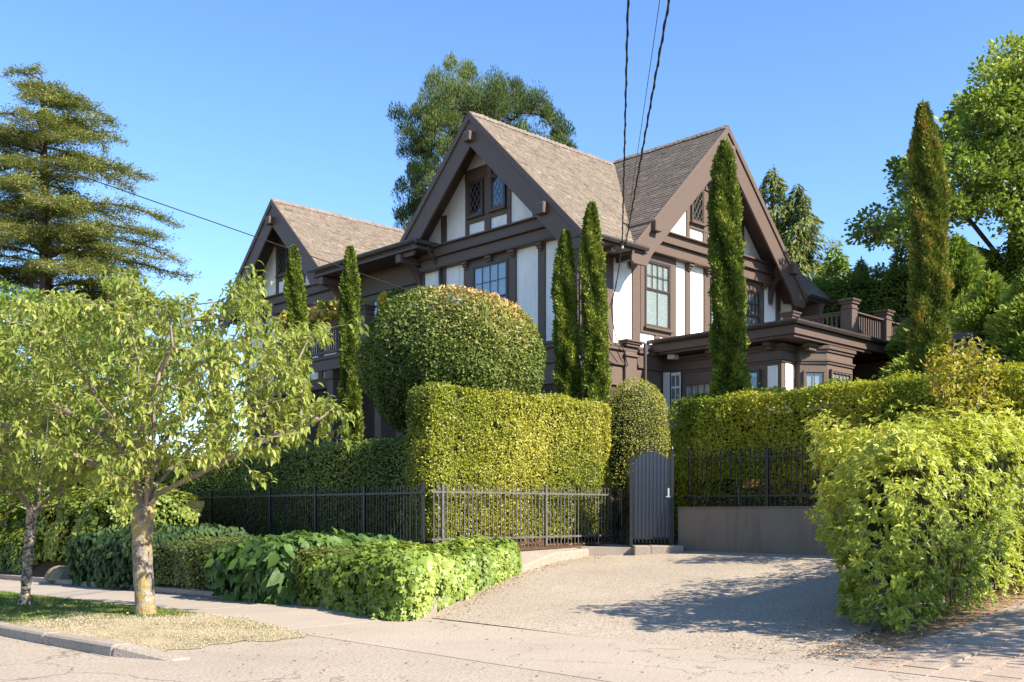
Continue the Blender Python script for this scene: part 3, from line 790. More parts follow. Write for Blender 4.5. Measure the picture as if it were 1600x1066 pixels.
# ---- roofs
def slope(name, axis, fixed0, fixed1, ridge, run, zr, sign, slab=.13):
    """one roof plane. axis 's': ridge runs along s at t=ridge and the plane falls towards t*sign; axis 't' likewise"""
    z1 = zr - SH*run
    def P(a, x, dz): return (a, ridge+sign*x, zr-SH*x+dz) if axis == 's' else (ridge+sign*x, a, zr-SH*x+dz)
    mb = MB(); mb.hexa([P(fixed0, 0, -slab), P(fixed1, 0, -slab), P(fixed1, run, -slab), P(fixed0, run, -slab)], [P(fixed0, 0, 0), P(fixed1, 0, 0), P(fixed1, run, 0), P(fixed0, run, 0)])
    ro = part(H, name, mb, M['soffit'])
    V = []; tint = []
    ln = math.hypot(1, SH); e = .135/ln; x = run + .03; row = 0
    while x > 0:
        a = fixed0 - random.uniform(0, .25)
        while a < fixed1:
            w = random.uniform(.17, .36); b = min(a+w, fixed1); a_ = max(a, fixed0)
            if b-a_ > .03:
                x0 = x + random.uniform(-.006, .010); x1 = max(x-e*1.5, -.02); h = .034 + random.uniform(0, .014)
                g = .006
                top = [P(a_+g, x0, h), P(b-g, x0, h), P(b-g, x1, .012), P(a_+g, x1, .012)]
                frt = [P(a_+g, x0, -.002), P(b-g, x0, -.002), P(b-g, x0, h), P(a_+g, x0, h)]
                V += top + frt; q = min(1, max(0, random.gauss(.5, .15))); tint += [q, q*.8]
            a += w
        x -= e; row += 1
    me = quad_mesh('shingles', np.array(V), np.array(tint), basis(H))
    place('shingles', me, M['shingle'], ro, None, 'stuff')
    return ro
def ridge_caps(axis, a0, a1, ridge, zr):
    mb = MB(); a = a0
    while a < a1:
        w = .19; h = random.uniform(.05, .085); b = min(a+w+.02, a1+.02)
        for sg in (-1, 1):
            if axis == 's': q = [(a, ridge, zr+.045), (b, ridge, zr+h+.02), (b, ridge+sg*.14, zr-.13+.03+h*.5), (a, ridge+sg*.14, zr-.13+.04)]
            else: q = [(ridge, a, zr+.045), (ridge, b, zr+h+.02), (ridge+sg*.14, b, zr-.13+.03+h*.5), (ridge+sg*.14, a, zr-.13+.04)]
            mb.hexa([(c[0], c[1], c[2]-.022) for c in q], q)
        a += w
    o = part(H, 'ridge_caps', mb, M['shingle_ridge'], kind='stuff')
M['shingle_ridge'] = simple('ridge_shingle', (.19, .15, .125), .9, .15, .35, 4, .5, 60)
slope('roof', 's', -.92, 2.05, 3.76, 4.70, 14.05, -1); slope('roof', 's', 2.05, 11.15, 3.76, 3.60, 14.05, -1); slope('roof', 's', 11.15, 13.15, 3.76, 4.70, 14.05, -1)
slope('roof', 's', -.92, 9.0, 3.76, 3.55, 14.05, 1)
slope('roof', 't', -.92, 18.4, 6.29, 4.95, 14.25, -1)
slope('roof', 't', -.92, 3.9, 6.29, 4.95, 14.25, 1)
slope('roof', 's', -.92, 9.0, 15.44, 3.42, 13.88, -1)
slope('roof', 's', -.92, 9.0, 15.44, 3.85, 13.88, 1)
ridge_caps('s', -.92, 5.9, 3.76, 14.07); ridge_caps('t', -.92, 3.9, 6.29, 14.27); ridge_caps('s', -.92, 5.6, 15.44, 13.90)
# barge boards: deep boards along each rake with a thinner moulding on top
def barge(pl, c, zr, runL, runR, w=1.02, tail=.55):
    """rake boards for a gable centred on c, apex zr; the boards hang w below the rake (vertical measure)"""
    for sg, run in ((-1, runL), (1, runR)):
        X = lambda a: c + sg*a
        pts = [(X(0), zr+.02), (X(run), zr+.02-SH*run), (X(run), zr-SH*run-.40), (X(run-.12), zr-SH*run-.46), (X(run-.72), zr-SH*run-.46), (X(run-.95), zr-SH*(run-.95)-w), (X(0), zr-w)]
        if sg > 0: pts = pts[::-1]
        mb = MB(); mb.prism(pl, pts, .82, .90); part(H, 'barge_board', mb, M['timber'], bev=.01)
        pts = [(X(0), zr+.05), (X(run+.04), zr+.05-SH*(run+.04)), (X(run+.04), zr-SH*(run+.04)-.20), (X(0), zr-.20)]
        if sg > 0: pts = pts[::-1]
        mb = MB(); mb.prism(pl, pts, .902, .955); part(H, 'rake_moulding', mb, M['timber'], bev=.01)
        # soffit boards on the underside
        pts = [(X(0), zr-.135), (X(run), zr-SH*run-.135), (X(run), zr-SH*run-.17), (X(0), zr-.17)]
        if sg > 0: pts = pts[::-1]
        mb = MB(); mb.prism(pl, pts, .0, .82); part(H, 'soffit', mb, M['soffit'])
barge(Lp, 3.76, 14.05, 4.72, 3.55)
barge(Rp, 6.29, 14.25, 4.95, 4.95)
barge(Lp, 15.44, 13.88, 3.42, 4.2)
# lookout beams and curved braces
def brace(pl, a, ztop, zbot, depth=.72, w=.17):
    """curved knee brace in a plane square to the wall"""
    k, o = pl; n = 9; mb = MB(); inner = []; outer = []
    for i in range(n+1):
        u = i/n
        # from wall foot (d=.06, zbot) to beam tip (d=depth, ztop), concave towards the ground
        ang = u*math.pi/2
        d = .10 + (depth-.10)*(1-math.cos(ang)); z = zbot + (ztop-zbot)*math.sin(ang)
        outer.append((d, z)); inner.append((max(.03, d-.17), z+.09))
    f = (lambda x, d, z: (o-d, x, z)) if k == 'L' else (lambda x, d, z: (x, o-d, z))
    for i in range(n):
        q = [outer[i], outer[i+1], inner[i+1], inner[i]]
        mb.hexa([f(a-w/2, d, z) for d, z in q], [f(a+w/2, d, z) for d, z in q])
    return mb
def lookout(pl, a, z, w=.30, h=.30, out=1.12, br=True):
    mb = MB(); mb.fb(pl, a-w/2, a+w/2, z-h/2, z+h/2, 0, out); b = part(H, 'lookout_beam', mb, M['timber'], bev=.02)
    if br: part(b, 'brace', brace(pl, a, z-h/2-.02, z-h/2-.95), M['timber'])
lookout(Lp, 3.70, 13.28); lookout(Rp, 6.29, 13.45); lookout(Lp, 15.44, 13.05)
lookout(Lp, .55, 10.38, .34, .34, 1.10, False); lookout(Rp, 2.35, 10.20, .30, .34, 1.12, True); lookout(Rp, 10.25, 10.20, .30, .34, 1.12, True)
# eaves: fascia, soffit and gutter on the main roof
def gutter(pl, a0, a1, z, d, name='gutter'):
    mb = MB(); k, o = pl
    prof = [(0, .0), (.02, -.10), (.11, -.12), (.15, -.05), (.15, .0), (.13, .0), (.12, -.05), (.10, -.09), (.03, -.08), (.02, 0)]
    f = (lambda x, dd, zz: (o-dd, x, zz)) if k == 'L' else (lambda x, dd, zz: (x, o-dd, zz))
    mb.hexa([f(a0, d+p[0], z+p[1]) for p in prof], [f(a1, d+p[0], z+p[1]) for p in prof]); return part(H, name, mb, M['gutter'])
z_e = 14.05 - SH*4.70
gutter(Rp, -.98, 1.95, z_e+.02, .93); gutter(Rp, 11.3, 13.15, z_e+.02, .93)
for q0, q1 in ((-.9, 1.9), (11.3, 13.1)): mb = MB(); mb.fb(Rp, q0, q1, z_e-.16, z_e-.12, 0, .93); part(H, 'soffit', mb, M['soffit'])
for q0, q1 in ((-.9, 1.9), (11.3, 13.1)): mb = MB(); mb.fb(Rp, q0, q1, z_e-.12, z_e+.02, .88, .93); part(H, 'fascia', mb, M['timber'])
for a in (.55, 1.75): 
    mb = MB(); mb.fb(Rp, a-.07, a+.07, z_e-.30, z_e-.16, 0, .85); part(H, 'rafter_tail', mb, M['timber'])
# end rake of the main roof beyond the sunlit gable
mb = MB(); pts = [(-.94, z_e-.02), (3.76, 14.05), (3.76, 13.6), (-.94, z_e-.32)]
mb.hexa([(13.1, a, z) for a, z in pts], [(13.17, a, z) for a, z in pts]); part(H, 'barge_board', mb, M['timber'])
mb = MB(); mb.hexa([(12.3, -.9, z_e-.9), (12.3, .1, z_e-1.25), (12.3, .1, z_e-.05), (12.3, -.9, z_e-.05)], [(12.5, -.9, z_e-.9), (12.5, .1, z_e-1.25), (12.5, .1, z_e-.05), (12.5, -.9, z_e-.05)]); part(H, 'brace', mb, M['timber'], bev=.02)
# flat roof and gutter over the recess between the gables, with a boxed return
mb = MB(); mb.box(-1.05, 2.5, 6.45, 12.2, 10.36, 10.46); part(H, 'flat_roof', mb, M['soffit'])
mb = MB(); mb.box(-1.05, .0, 6.2, 12.3, 10.28, 10.36); part(H, 'soffit', mb, M['soffit'])
gutter(('L', 0), 6.30, 12.5, 10.58, 1.05)
mb = MB(); mb.box(-1.10, -.02, 6.17, 6.29, 10.44, 10.58); mb.box(-1.05, 0, 6.29, 6.42, 10.36, 10.55); part(H, 'gutter', mb, M['gutter'], bev=.01)
mb = MB(); mb.fb(Lp, 6.4, 12.2, 10.36, 10.56, 1.0, 1.05); part(H, 'fascia', mb, M['timber'])
for a in (7.28, 11.9):
    mb = MB(); mb.box(-1.0, .3, a-.14, a+.14, 9.98, 10.27); b = part(H, 'lookout_beam', mb, M['timber'], bev=.02)
    mb = MB(); part(b, 'brace', brace(('L', 0.15), a, 9.96, 8.7, .95, .2), M['timber'])
mb = MB(); mb.fb(('L', .25), 7.3, 12.0, 9.55, 9.95, 0, .10); mb.fb(('L', .25), 7.3, 12.0, 8.0, 8.0+.0*1, 0, .10); part(H, 'timber_beam', mb, M['timber'])
window(('L', .25), 8.2, 9.25, 7.75, 9.35, 3, 2, None, 'paleshade', blind_to=.5)
window(('L', .25), 9.75, 10.3, 7.75, 9.35, 2, 2, None, 'paleshade', blind_to=.5)
window(('L', .25), 10.7, 11.6, 7.3, 9.35, 2, 2, None, 'none')
# downpipes
def pipe(name, pts, r, mat=None):
    mb = MB(); mb.tube(pts, r, 8); return part(H, name, mb, mat or M['gutter'])
pipe('downpipe', [(-.55, 6.25, 10.42), (-.50, 6.25, 10.25), (-.12, 6.15, 9.75), (-.12, 6.12, 9.2), (-.12, 6.12, 3.4)], .05)
pipe('downpipe', [(-.02, -.85, z_e-.10), (.0, -.75, z_e-.35), (.0, -.17, z_e-.75), (.0, -.17, z_e-1.2), (.0, -.17, 3.4)], .045)
pipe('downpipe', [(12.55, -.9, z_e-.1), (12.5, -.85, z_e-.45), (12.1, -.15, z_e-1.0), (12.1, -.12, 6.9)], .05, M['timber'])
pipe('downpipe', [(2.62, -.38, 6.78), (2.62, -.38, 3.4)], .055)
pipe('gas_pipe', [(.35, -.10, 6.5), (.35, -.10, 3.5)], .025)

# ---- balcony on the shaded side
mb = MB(); mb.box(-1.75, .6, 7.0, 13.2, 6.98, 7.12); bal = part(H, 'balcony', mb, M['soffit'], bev=.02)
mb = MB(); mb.box(-1.70, -1.60, 7.0, 13.1, 6.62, 6.98); mb.box(-1.6, .5, 7.0, 7.1, 6.62, 6.98); part(bal, 'fascia', mb, M['timber'])
mb = MB(); mb.box(-1.66, -1.56, 8.6, 13.1, 8.02, 8.10); mb.box(-1.66, -1.56, 8.6, 13.1, 7.22, 7.30); part(bal, 'handrail', mb, M['timber'])
bm_ = MB(); bm_.box(-.022, .022, -.022, .022, 0, .74); bme = bm_.mesh('baluster')
t = 8.75
while t < 13: place('baluster', bme, M['timber'], bal, (-1.61, t, 7.29)); t += .135
def newel(par, s, t, z0, z1, w=.17, cap=True):
    mb = MB(); mb.box(s-w, s+w, t-w, t+w, z0, z1)
    if cap:
        mb.box(s-w-.03, s+w+.03, t-w-.03, t+w+.03, z1-.16, z1-.12); mb.box(s-w-.05, s+w+.05, t-w-.05, t+w+.05, z1, z1+.05)
        c = w+.09; mb.hexa([(s-w-.03, t-w-.03, z1+.05), (s+w+.03, t-w-.03, z1+.05), (s+w+.03, t+w+.03, z1+.05), (s-w-.03, t+w+.03, z1+.05)], [(s-c, t-c, z1+.11), (s+c, t-c, z1+.11), (s+c, t+c, z1+.11), (s-c, t+c, z1+.11)])
        mb.box(s-c, s+c, t-c, t+c, z1+.112, z1+.15)
    part(par, 'newel_post', mb, M['timber'], bev=.008)
newel(bal, -1.55, 8.3, 7.1, 8.45); newel(bal, -1.2, 7.6, 7.1, 8.0, .12)
for a in (7.6, 10.4, 13.0):
    mb = MB(); mb.box(-1.6, -1.25, a-.18, a+.18, 3.3, 6.62); mb.box(-1.66, -1.19, a-.24, a+.24, 6.3, 6.62); part(H, 'porch_column', mb, M['timber'], bev=.01)
mb = MB(); mb.fb(('L', .6), 8.2, 9.4, 3.4, 5.6, 0, .05); part(H, 'porch_door', mb, M['sash'])

# ---- single storey wing on the sunlit side: walls, chamfered bay, deep flat eaves
wing = [(4.0, .0), (4.0, -4.28), (4.75, -4.28), (4.75, -4.44), (5.32, -5.0), (6.84, -5.0), (7.3, -4.3), (7.6, -4.3), (7.6, 0)]
mb = MB(); mb.hexa([(s, t, 3.3) for s, t in wing], [(s, t, 6.45) for s, t in wing]); part(H, 'wing_wall', mb, M['siding'])
out = lambda d: [(4.0-d, .0), (4.0-d, -4.28-d), (4.75, -4.28-d), (4.75-d*.2, -4.44-d*.7), (5.32-d*.4, -5.0-d), (6.84+d*.5, -5.0-d), (7.3+d, -4.3), (7.3, 0)]
for z, d, h in ((6.38, .10, .10), (6.30, .05, .08), (6.02, .08, .05), (5.95, .045, .06)):
    mb = MB(); p = out(d); mb.hexa([(s, t, z) for s, t in p], [(s, t, z+h-.002) for s, t in p]); part(H, 'string_course', mb, M['timber'])
mb = MB(); mb.box(3.34, 10.2, -5.10, -.02, 6.60, 6.86); part(H, 'wing_eave', mb, M['timber'], bev=.01)
mb = MB(); mb.box(3.40, 8.0, -5.04, -.3, 6.52, 6.60); part(H, 'soffit', mb, M['soffit'])
gutter(('L', 3.32), -5.22, .0, 6.98, 0); gutter(('R', -5.12), 3.20, 10.2, 6.98, 0)
mb = MB(); mb.box(3.3, 12.5, -5.15, -.1, 6.86, 6.95); part(H, 'flat_roof', mb, M['soffit'])
for s, t in ((3.9, -2.0), (3.9, -4.0), (4.8, -4.75), (6.0, -4.9)):
    mb = MB(); mb.box(s-.30, s+.30, t-.11, t+.11, 6.40, 6.52); mb.box(s-.2, s+.2, t-.08, t+.08, 6.30, 6.40); part(H, 'eave_bracket', mb, M['timber'], bev=.01)
# wing windows
window(('L', 4.0), -1.95, -.85, 4.35, 5.62, 4, 2, None, 'paleshade', blind_to=.45, mat=M['siding'])
window(('L', 4.0), -3.60, -2.75, 4.35, 5.80, 1, 2, None, 'paleshade', blind_to=.1, mat=M['sash'])
mb = MB(); mb.fb(('L', 4.0), -4.16, -3.84, 4.0, 5.86, 0, .03); part(H, 'stucco_panel', mb, M['stucco'])
mb = MB(); mb.fb(('R', -4.28), 4.18, 4.58, 4.0, 5.92, 0, .03); part(H, 'stucco_panel', mb, M['stucco'])
window(('R', -5.0), 5.42, 6.66, 4.3, 5.80, 5, 1, None, 'paleshade', blind_to=.5, mat=M['siding'])
# chamfer window: built square and turned 45 degrees about its corner
ch = thing('chamfer_pivot', None, None, (0, 0, 0))
cw = window(('L', 0.0), -.74, -.10, 4.30, 5.75, 2, 2, None, 'paleshade', blind_to=.45, parent=ch, mat=M['siding'])
cw.parent = H
cw.matrix_local = Matrix.Translation(Vector((4.75, -4.42, -3.3))) @ Matrix.Rotation(R(45.8), 4, 'Z')
bpy.data.objects.remove(ch)
# small corner block with its own moulded cap where the wing meets the house
mb = MB(); mb.box(1.95, 2.50, -.16, 0, 5.2, 6.70); mb.box(1.9, 2.55, -.22, 0, 6.35, 6.42); part(H, 'corner_pier', mb, M['siding'], bev=.01)
mb = MB(); mb.box(1.85, 2.60, -.30, 0, 6.72, 6.78); mb.box(1.9, 2.55, -.25, 0, 6.64, 6.72); mb.box(1.8, 2.65, -.35, 0, 6.78, 6.84); part(H, 'pier_cap', mb, M['timber'], bev=.01)
# porch lamp under the wing eave, white open door and shutter
mb = MB(); mb.box(3.55, 3.85, -.75, -.5, 6.38, 6.52); part(H, 'porch_lamp', mb, M['blind'], bev=.02)
mb = MB(); mb.fb(('L', 3.9), -.36, -.12, 4.3, 6.02, 0, .04); part(H, 'white_shutter', mb, M['white'])
mb = MB(); mb.fb(('L', 3.9), -.78, -.44, 4.2, 5.98, 0, .05); dr_ = part(H, 'glazed_door', mb, M['white'])
for i in range(2):
    for j in range(4):
        mb = MB(); mb.fb(('L', 3.85), -.76+.17*i, -.63+.17*i, 4.35+.4*j, 4.68+.4*j, 0, .005); part(dr_, 'pane', mb, M['glass'])
# roof deck railing
ra = place('deck_railing', MB().box(7.95, 8.05, -4.22, -.2, 7.86, 7.93).mesh('deck_railing', basis(H)), M['timber'], H)
part(ra, 'handrail', MB().box(7.9, 8.1, -4.22, -.2, 7.932, 7.97), M['timber']); part(ra, 'handrail', MB().box(8.0, 14.5, -4.40, -4.20, 7.934, 7.972), M['timber'])
part(ra, 'bottom_rail', MB().box(7.96, 8.04, -4.2, -.2, 7.05, 7.11), M['timber']); part(ra, 'bottom_rail', MB().box(8.0, 14.5, -4.34, -4.26, 7.05, 7.11), M['timber'])
bm_ = MB(); bm_.box(-.024, .024, -.024, .024, 0, .76); bme = bm_.mesh('baluster')
t = -4.02
while t < -.3: place('baluster', bme, M['timber'], ra, (8.0, t, 7.10)); t += .16
s = 8.3
while s < 14.3: place('baluster', bme, M['timber'], ra, (s, -4.3, 7.10)); s += .155
for s, t, z in ((8.0, -4.3, 8.16), (10.35, -4.3, 8.12), (12.2, -4.3, 8.12), (14.3, -4.3, 8.12), (8.0, -2.2, 8.05)): newel(ra, s, t, 6.95, z, .18)
# second, lower wing behind
mb = MB(); mb.box(9.7, 16.5, -12, 0, 3.3, 6.5); part(H, 'wing_wall', mb, M['siding'])
mb = MB(); mb.box(9.3, 16.8, -12, -3.9, 6.55, 6.80); part(H, 'wing_eave', mb, M['timber'])
gutter(('L', 9.28), -12, -3.9, 6.95, 0)
mb = MB(); mb.box(9.55, 9.7, -12, -4.2, 6.2, 6.5); part(H, 'string_course', mb, M['timber'])

# ================================================================== GARAGE on the right, behind the shrubs
G = thing('garage', 'low brown eaved garage with a white wall half hidden behind golden shrub', 'garage', (4, -9.7, 2.4))
mb = MB(); mb.box(3.6, 14, -10.2, -10.0, 2.4, 5.3); mb.box(3.6, 3.8, -10.0, -9.2, 2.4, 5.3); part(G, 'wall', mb, M['stucco'])
mb = MB(); mb.box(3.1, 15, -10.15, -9, 5.30, 5.42); part(G, 'soffit', mb, M['soffit'])
for z0, z1, d in ((5.42, 5.62, -10.2), (5.62, 5.70, -10.28)):
    mb = MB(); mb.box(3.0, 15, d, -9, z0, z1); part(G, 'fascia', mb, M['gutter'], bev=.01)
mb = MB(); mb.box(3.3, 15, -10.0, -9, 5.85, 6.02); part(G, 'roof_parapet', mb, M['gutter'], bev=.01)
mb = MB(); mb.box(3.4, 15, -9.8, -9, 5.70, 5.85); part(G, 'roof_step', mb, M['soffit'])
mb = MB()
s = 3.2
while s < 14: mb.box(s, s+.1, -10.9, -10.1, 5.22, 5.30); s += .6
part(G, 'rafter_tails', mb, M['timber'], kind='stuff')
mb = MB(); mb.box(4.2, 6.4, -10.26, -10.2, 4.5, 4.85); part(G, 'lintel', mb, M['timber'])
window(('R', -10.2), 5.0, 6.0, 3.5, 4.45, 3, 2, None, 'paleshade', blind_to=.3, parent=G)

# ================================================================== FENCES, GATE, RETAINING WALL
def fence(name, label, axis, fixed, a0, a1, zb, zlo, zhi, ztop, posts, mat, gap=.112, r=.008, spike=False, zpost=None, cat='fence'):
    """bars square to the ground between two rails; every bar and post is a part"""
    base = (fixed, a0, zb) if axis == 't' else (a0, fixed, zb)
    F = thing(name, label, cat, base)
    P = lambda a: (fixed, a) if axis == 't' else (a, fixed)
    for z in (zlo, zhi):
        mb = MB()
        if axis == 't': mb.box(fixed-.018, fixed+.018, a0, a1, z-.02, z+.02)
        else: mb.box(a0, a1, fixed-.018, fixed+.018, z-.02, z+.02)
        part(F, 'rail', mb, mat)
    h = ztop-zb
    mb = MB(); mb.box(-r, r, -r, r, 0, h - (.06 if spike else 0))
    if spike: mb.lathe((0, 0, h-.07), [(.010, 0), (.020, .015), (.016, .03), (.002, .09)], 6)
    me = mb.mesh('picket')
    mb = MB(); w = .028; zp = (zpost or ztop)-zb
    mb.box(-w, w, -w, w, -.1, zp); mb.box(-w-.008, w+.008, -w-.008, w+.008, zp, zp+.018)
    pme = mb.mesh('post')
    lo, hi = min(a0, a1), max(a0, a1); a = lo + gap*.5; n = 0
    while a < hi:
        if all(abs(a-p) > .045 for p in posts) and n < 295:
            s, t = P(a); o = place('picket', me, mat, F, (s, t, zb)); o.rotation_euler = (random.gauss(0, .004), random.gauss(0, .004), 0); n += 1
        a += gap
    for p in posts: s, t = P(p); place('post', pme, mat, F, (s, t, zb))
    return F
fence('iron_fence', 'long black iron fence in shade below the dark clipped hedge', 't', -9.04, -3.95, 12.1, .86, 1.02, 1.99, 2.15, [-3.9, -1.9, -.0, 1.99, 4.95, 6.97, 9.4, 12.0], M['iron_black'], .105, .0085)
fence('iron_fence', 'iron fence coloured sunlit grey in full sun below the tall bright hedge', 's', -4.10, -8.98, -3.32, .82, 1.04, 2.01, 2.17, [-8.69, -5.64], M['iron_sunlit'], .118, .009)
# short return from the sunny fence to the gate post
F2 = thing('iron_fence', 'short dark fence return just left of the navy gate', 'fence', (-3.4, -4.15, .75))
pa, pb = Vector((-3.36, -4.16, 0)), Vector((-4.02, -5.2, 0))
mb = MB(); mb.tube([(pa.x, pa.y, 1.15), (pb.x, pb.y, 1.15)], .014, 4); part(F2, 'rail', mb, M['iron_black'])
mb = MB(); mb.tube([(pa.x, pa.y, 1.95), (pb.x, pb.y, 1.95)], .014, 4); part(F2, 'rail', mb, M['iron_black'])
pk = MB().box(-.008, .008, -.008, .008, 0, 1.3).mesh('picket')
for i in range(9):
    p = pa.lerp(pb, (i+.5)/9); place('picket', pk, M['iron_black'], F2, (p.x, p.y, .85))
# retaining wall and the fence that stands on it
RW = MB(); RW.hexa([(-3.31, -6.02, .2), (-3.31, -14.2, .2), (-3.03, -14.2, .2), (-3.03, -6.02, .2)], [(-3.31, -6.02, 1.69), (-3.31, -14.2, 1.69), (-3.03, -14.2, 1.69), (-3.03, -6.02, 1.69)])
o = place('retaining_wall', RW.mesh('retaining_wall', (-3.1, -9, .6)), M['taupe'], None, (-3.1, -9, .6)); bevel(o, .012, 2)
tag(o, 'smooth taupe rendered wall at the head of the driveway under black railings', 'wall')
mb = MB(); mb.box(-3.335, -3.01, -14.2, -6.02, 1.691, 1.715); part(o, 'coping', mb, M['taupe'])
fence('iron_railing', 'black spear topped railing standing on the taupe wall', 't', -3.17, -13.9, -6.1, 1.69, 1.95, 2.78, 3.0, [-8.27, -11.6, -13.8], M['iron_black'], .125, .009, True, 2.98, 'railing')
# gate: sheet steel with raised bars, arched top, facing the street
gl = W(-4.13, -5.33)
def G_(x, y, z): return ST(gl.x + x, gl.y + y) + (z,)
GT = thing('garden_gate', 'navy steel gate with arched top and vertical bars beside the taupe wall', 'gate', (-4.13, -5.33, .85))
def gbox(mb, x0, x1, y0, y1, z0, z1):
    mb.hexa([G_(x0, y0, z0), G_(x1, y0, z0), G_(x1, y1, z0), G_(x0, y1, z0)], [G_(x0, y0, z1), G_(x1, y0, z1), G_(x1, y1, z1), G_(x0, y1, z1)])
arch = lambda x: 2.70 + .27*math.sin(math.pi*min(1, max(0, (x-.04)/.86)))**.8
mb = MB(); n = 16
for i in range(n):
    x0, x1 = .05+.84*i/n, .05+.84*(i+1)/n
    mb.hexa([G_(x0, .0, 1.03), G_(x1, .0, 1.03), G_(x1, .012, 1.03), G_(x0, .012, 1.03)], [G_(x0, .0, arch(x0)), G_(x1, .0, arch(x1)), G_(x1, .012, arch(x1)), G_(x0, .012, arch(x0))])
part(GT, 'gate_sheet', mb, M['gate'])
for i in range(10):
    x = .09+.85*i/10
    mb = MB(); gbox(mb, x-.009, x+.009, -.035, .0-.002, .90, arch(x)+.10)
    c = G_(x, -.018, arch(x)+.10); mb.lathe(c, [(.012, 0), (.018, .012), (.002, .07)], 6)
    part(GT, 'bar', mb, M['iron_black'])
for x, zt in ((0.0, 2.80), (.93, 2.98)):
    mb = MB(); gbox(mb, x-.035, x+.035, -.04, .04, .70, zt); gbox(mb, x-.045, x+.045, -.05, .05, zt, zt+.02)
    if x > .5: mb.lathe(G_(x, 0, zt+.02), [(.02, 0), (.035, .03), (.02, .06), (.002, .10)], 8)
    part(GT, 'gate_post', mb, M['iron_black'])
mb = MB(); gbox(mb, .05, .89, -.03, .02, .98, 1.03); part(GT, 'bottom_rail', mb, M['iron_black'])
mb = MB(); gbox(mb, .82, .86, -.06, -.04, 1.95, 2.14); gbox(mb, .78, .88, -.075, -.055, 1.93, 1.955); part(GT, 'latch', mb, M['steel'], bev=.004)
# granite step
mb = MB(); gbox(mb, .02, .38, -.48, .12, .40, .845); gbox(mb, .387, 1.12, -.46, .12, .40, .85)
o = place('granite_step', mb.mesh('granite_step', (-4.2, -5.6, .6)), M['kerbstone'], None, (-4.2, -5.6, .6)); bevel(o, .02, 2)
tag(o, 'rough granite step in front of the navy gate', 'step')
mb = MB(); mb.hexa([(-4.9, -4.5, .3), (-3.9, -5.9, .3), (-2.9, -5.9, .3), (-2.9, -4.1, .3), (-4.9, -4.1, .3)], [(-4.9, -4.5, .80), (-3.9, -5.9, .80), (-2.9, -5.9, .80), (-2.9, -4.1, .80), (-4.9, -4.1, .80)])
struct('gate_path', mb, M['sidewalk'])
mb = MB(); mb.hexa([(-3.0, -4.05, .3), (-3.0, -6.1, .3), (.65, -6.1, .3), (.65, -4.05, .3)], [(-3.0, -4.05, .80), (-3.0, -6.1, .80), (.65, -6.1, 1.2), (.65, -4.05, 1.2)]); struct('garden_path', mb, M['soil'])

# ================================================================== CLIPPED HEDGES AND TOPIARY
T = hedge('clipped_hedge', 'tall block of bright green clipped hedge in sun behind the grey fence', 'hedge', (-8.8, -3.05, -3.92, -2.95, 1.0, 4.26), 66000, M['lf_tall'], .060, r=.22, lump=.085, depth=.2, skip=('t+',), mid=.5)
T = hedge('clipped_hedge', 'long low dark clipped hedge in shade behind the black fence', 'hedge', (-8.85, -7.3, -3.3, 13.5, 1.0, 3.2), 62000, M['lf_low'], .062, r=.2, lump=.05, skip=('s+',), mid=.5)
T = hedge('clipped_hedge', 'yellowing loose clipped hedge above the taupe wall', 'hedge', (-2.85, -1.5, -14.2, -5.4, 2.35, 4.28), 58000, M['lf_right'], .075, r=.16, lump=.13, depth=.42, core=.50, mid=.5, skip=('s+',))
# see-through lower part of that hedge: bare stems and loose leaves
mb = MB()
for i in range(46):
    t = -6.5 - 7.6*rng.random(); s = -2.7+1.0*rng.random(); mb.tube([(s, t, 1.55), (s+random.uniform(-.1, .1), t+random.uniform(-.12, .12), 2.2), (s+random.uniform(-.25, .25), t+random.uniform(-.3, .3), 2.9)], [.03, .022, .015], 5, cap=False)
part(T, 'stem', mb, M['twig'], kind='stuff')
P, N = box_points(15000, -2.85, -1.6, -14.2, -5.2, 1.3, 2.7, r=.2, depth=.7, lump=.1)
V, tt = foliage_on(P, N, .075, tint_mid=.55); add_leaves(T, 'lower_leaves', V, tt, M['lf_right'])

hedge('garden_shrub', 'leafy green shrub seen through the bars behind the navy gate', 'shrub', (-2.3, -.9, -6.0, -3.7, .8, 3.0), 14000, M['lf_dome'], .06, r=.3, lump=.15, depth=.3, core=.35)
def dome(name, label, cat, c, rx, rz, prof, n, mat, size, mid=.45, amp=.35, core=.82, top=None, up=.3, tf=1.2, lump=.06, bald=None):
    """rounded topiary: prof(u) gives the radius factor at height factor u from -1 to 1"""
    T = thing(name, label, cat, (c[0], c[1], c[2]-rz))
    u = -1 + 2*rnd(n*2); f = np.array([prof(x) for x in u]); keep = rnd(n*2) < (f/ max(f) + .08); u = u[keep][:n]; f = f[keep][:n]
    th = 2*np.pi*rnd(len(u)); rr = rx*f
    P = np.stack([c[0]+rr*np.cos(th), c[1]+rr*np.sin(th), c[2]+rz*u], 1)
    N = unit(np.stack([np.cos(th)*np.maximum(.05, f), np.sin(th)*np.maximum(.05, f), u*rx/rz*.9], 1))
    P = P + N*(lump*clump(P, 2.2, 3)[:, None] + lump*.6*clump(P, 5.5, 8)[:, None] - .14*rnd(len(P))[:, None]**1.5)
    V, t = foliage_on(P, N, size, tint_mid=mid, tint_amp=amp, up=up, tint_f=tf)
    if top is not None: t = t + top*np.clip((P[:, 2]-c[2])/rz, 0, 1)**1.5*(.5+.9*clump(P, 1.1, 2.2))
    add_leaves(T, 'foliage', V, t, mat)
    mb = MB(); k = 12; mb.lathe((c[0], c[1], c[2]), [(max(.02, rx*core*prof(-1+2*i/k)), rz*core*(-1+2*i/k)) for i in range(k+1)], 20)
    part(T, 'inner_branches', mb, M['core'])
    return T
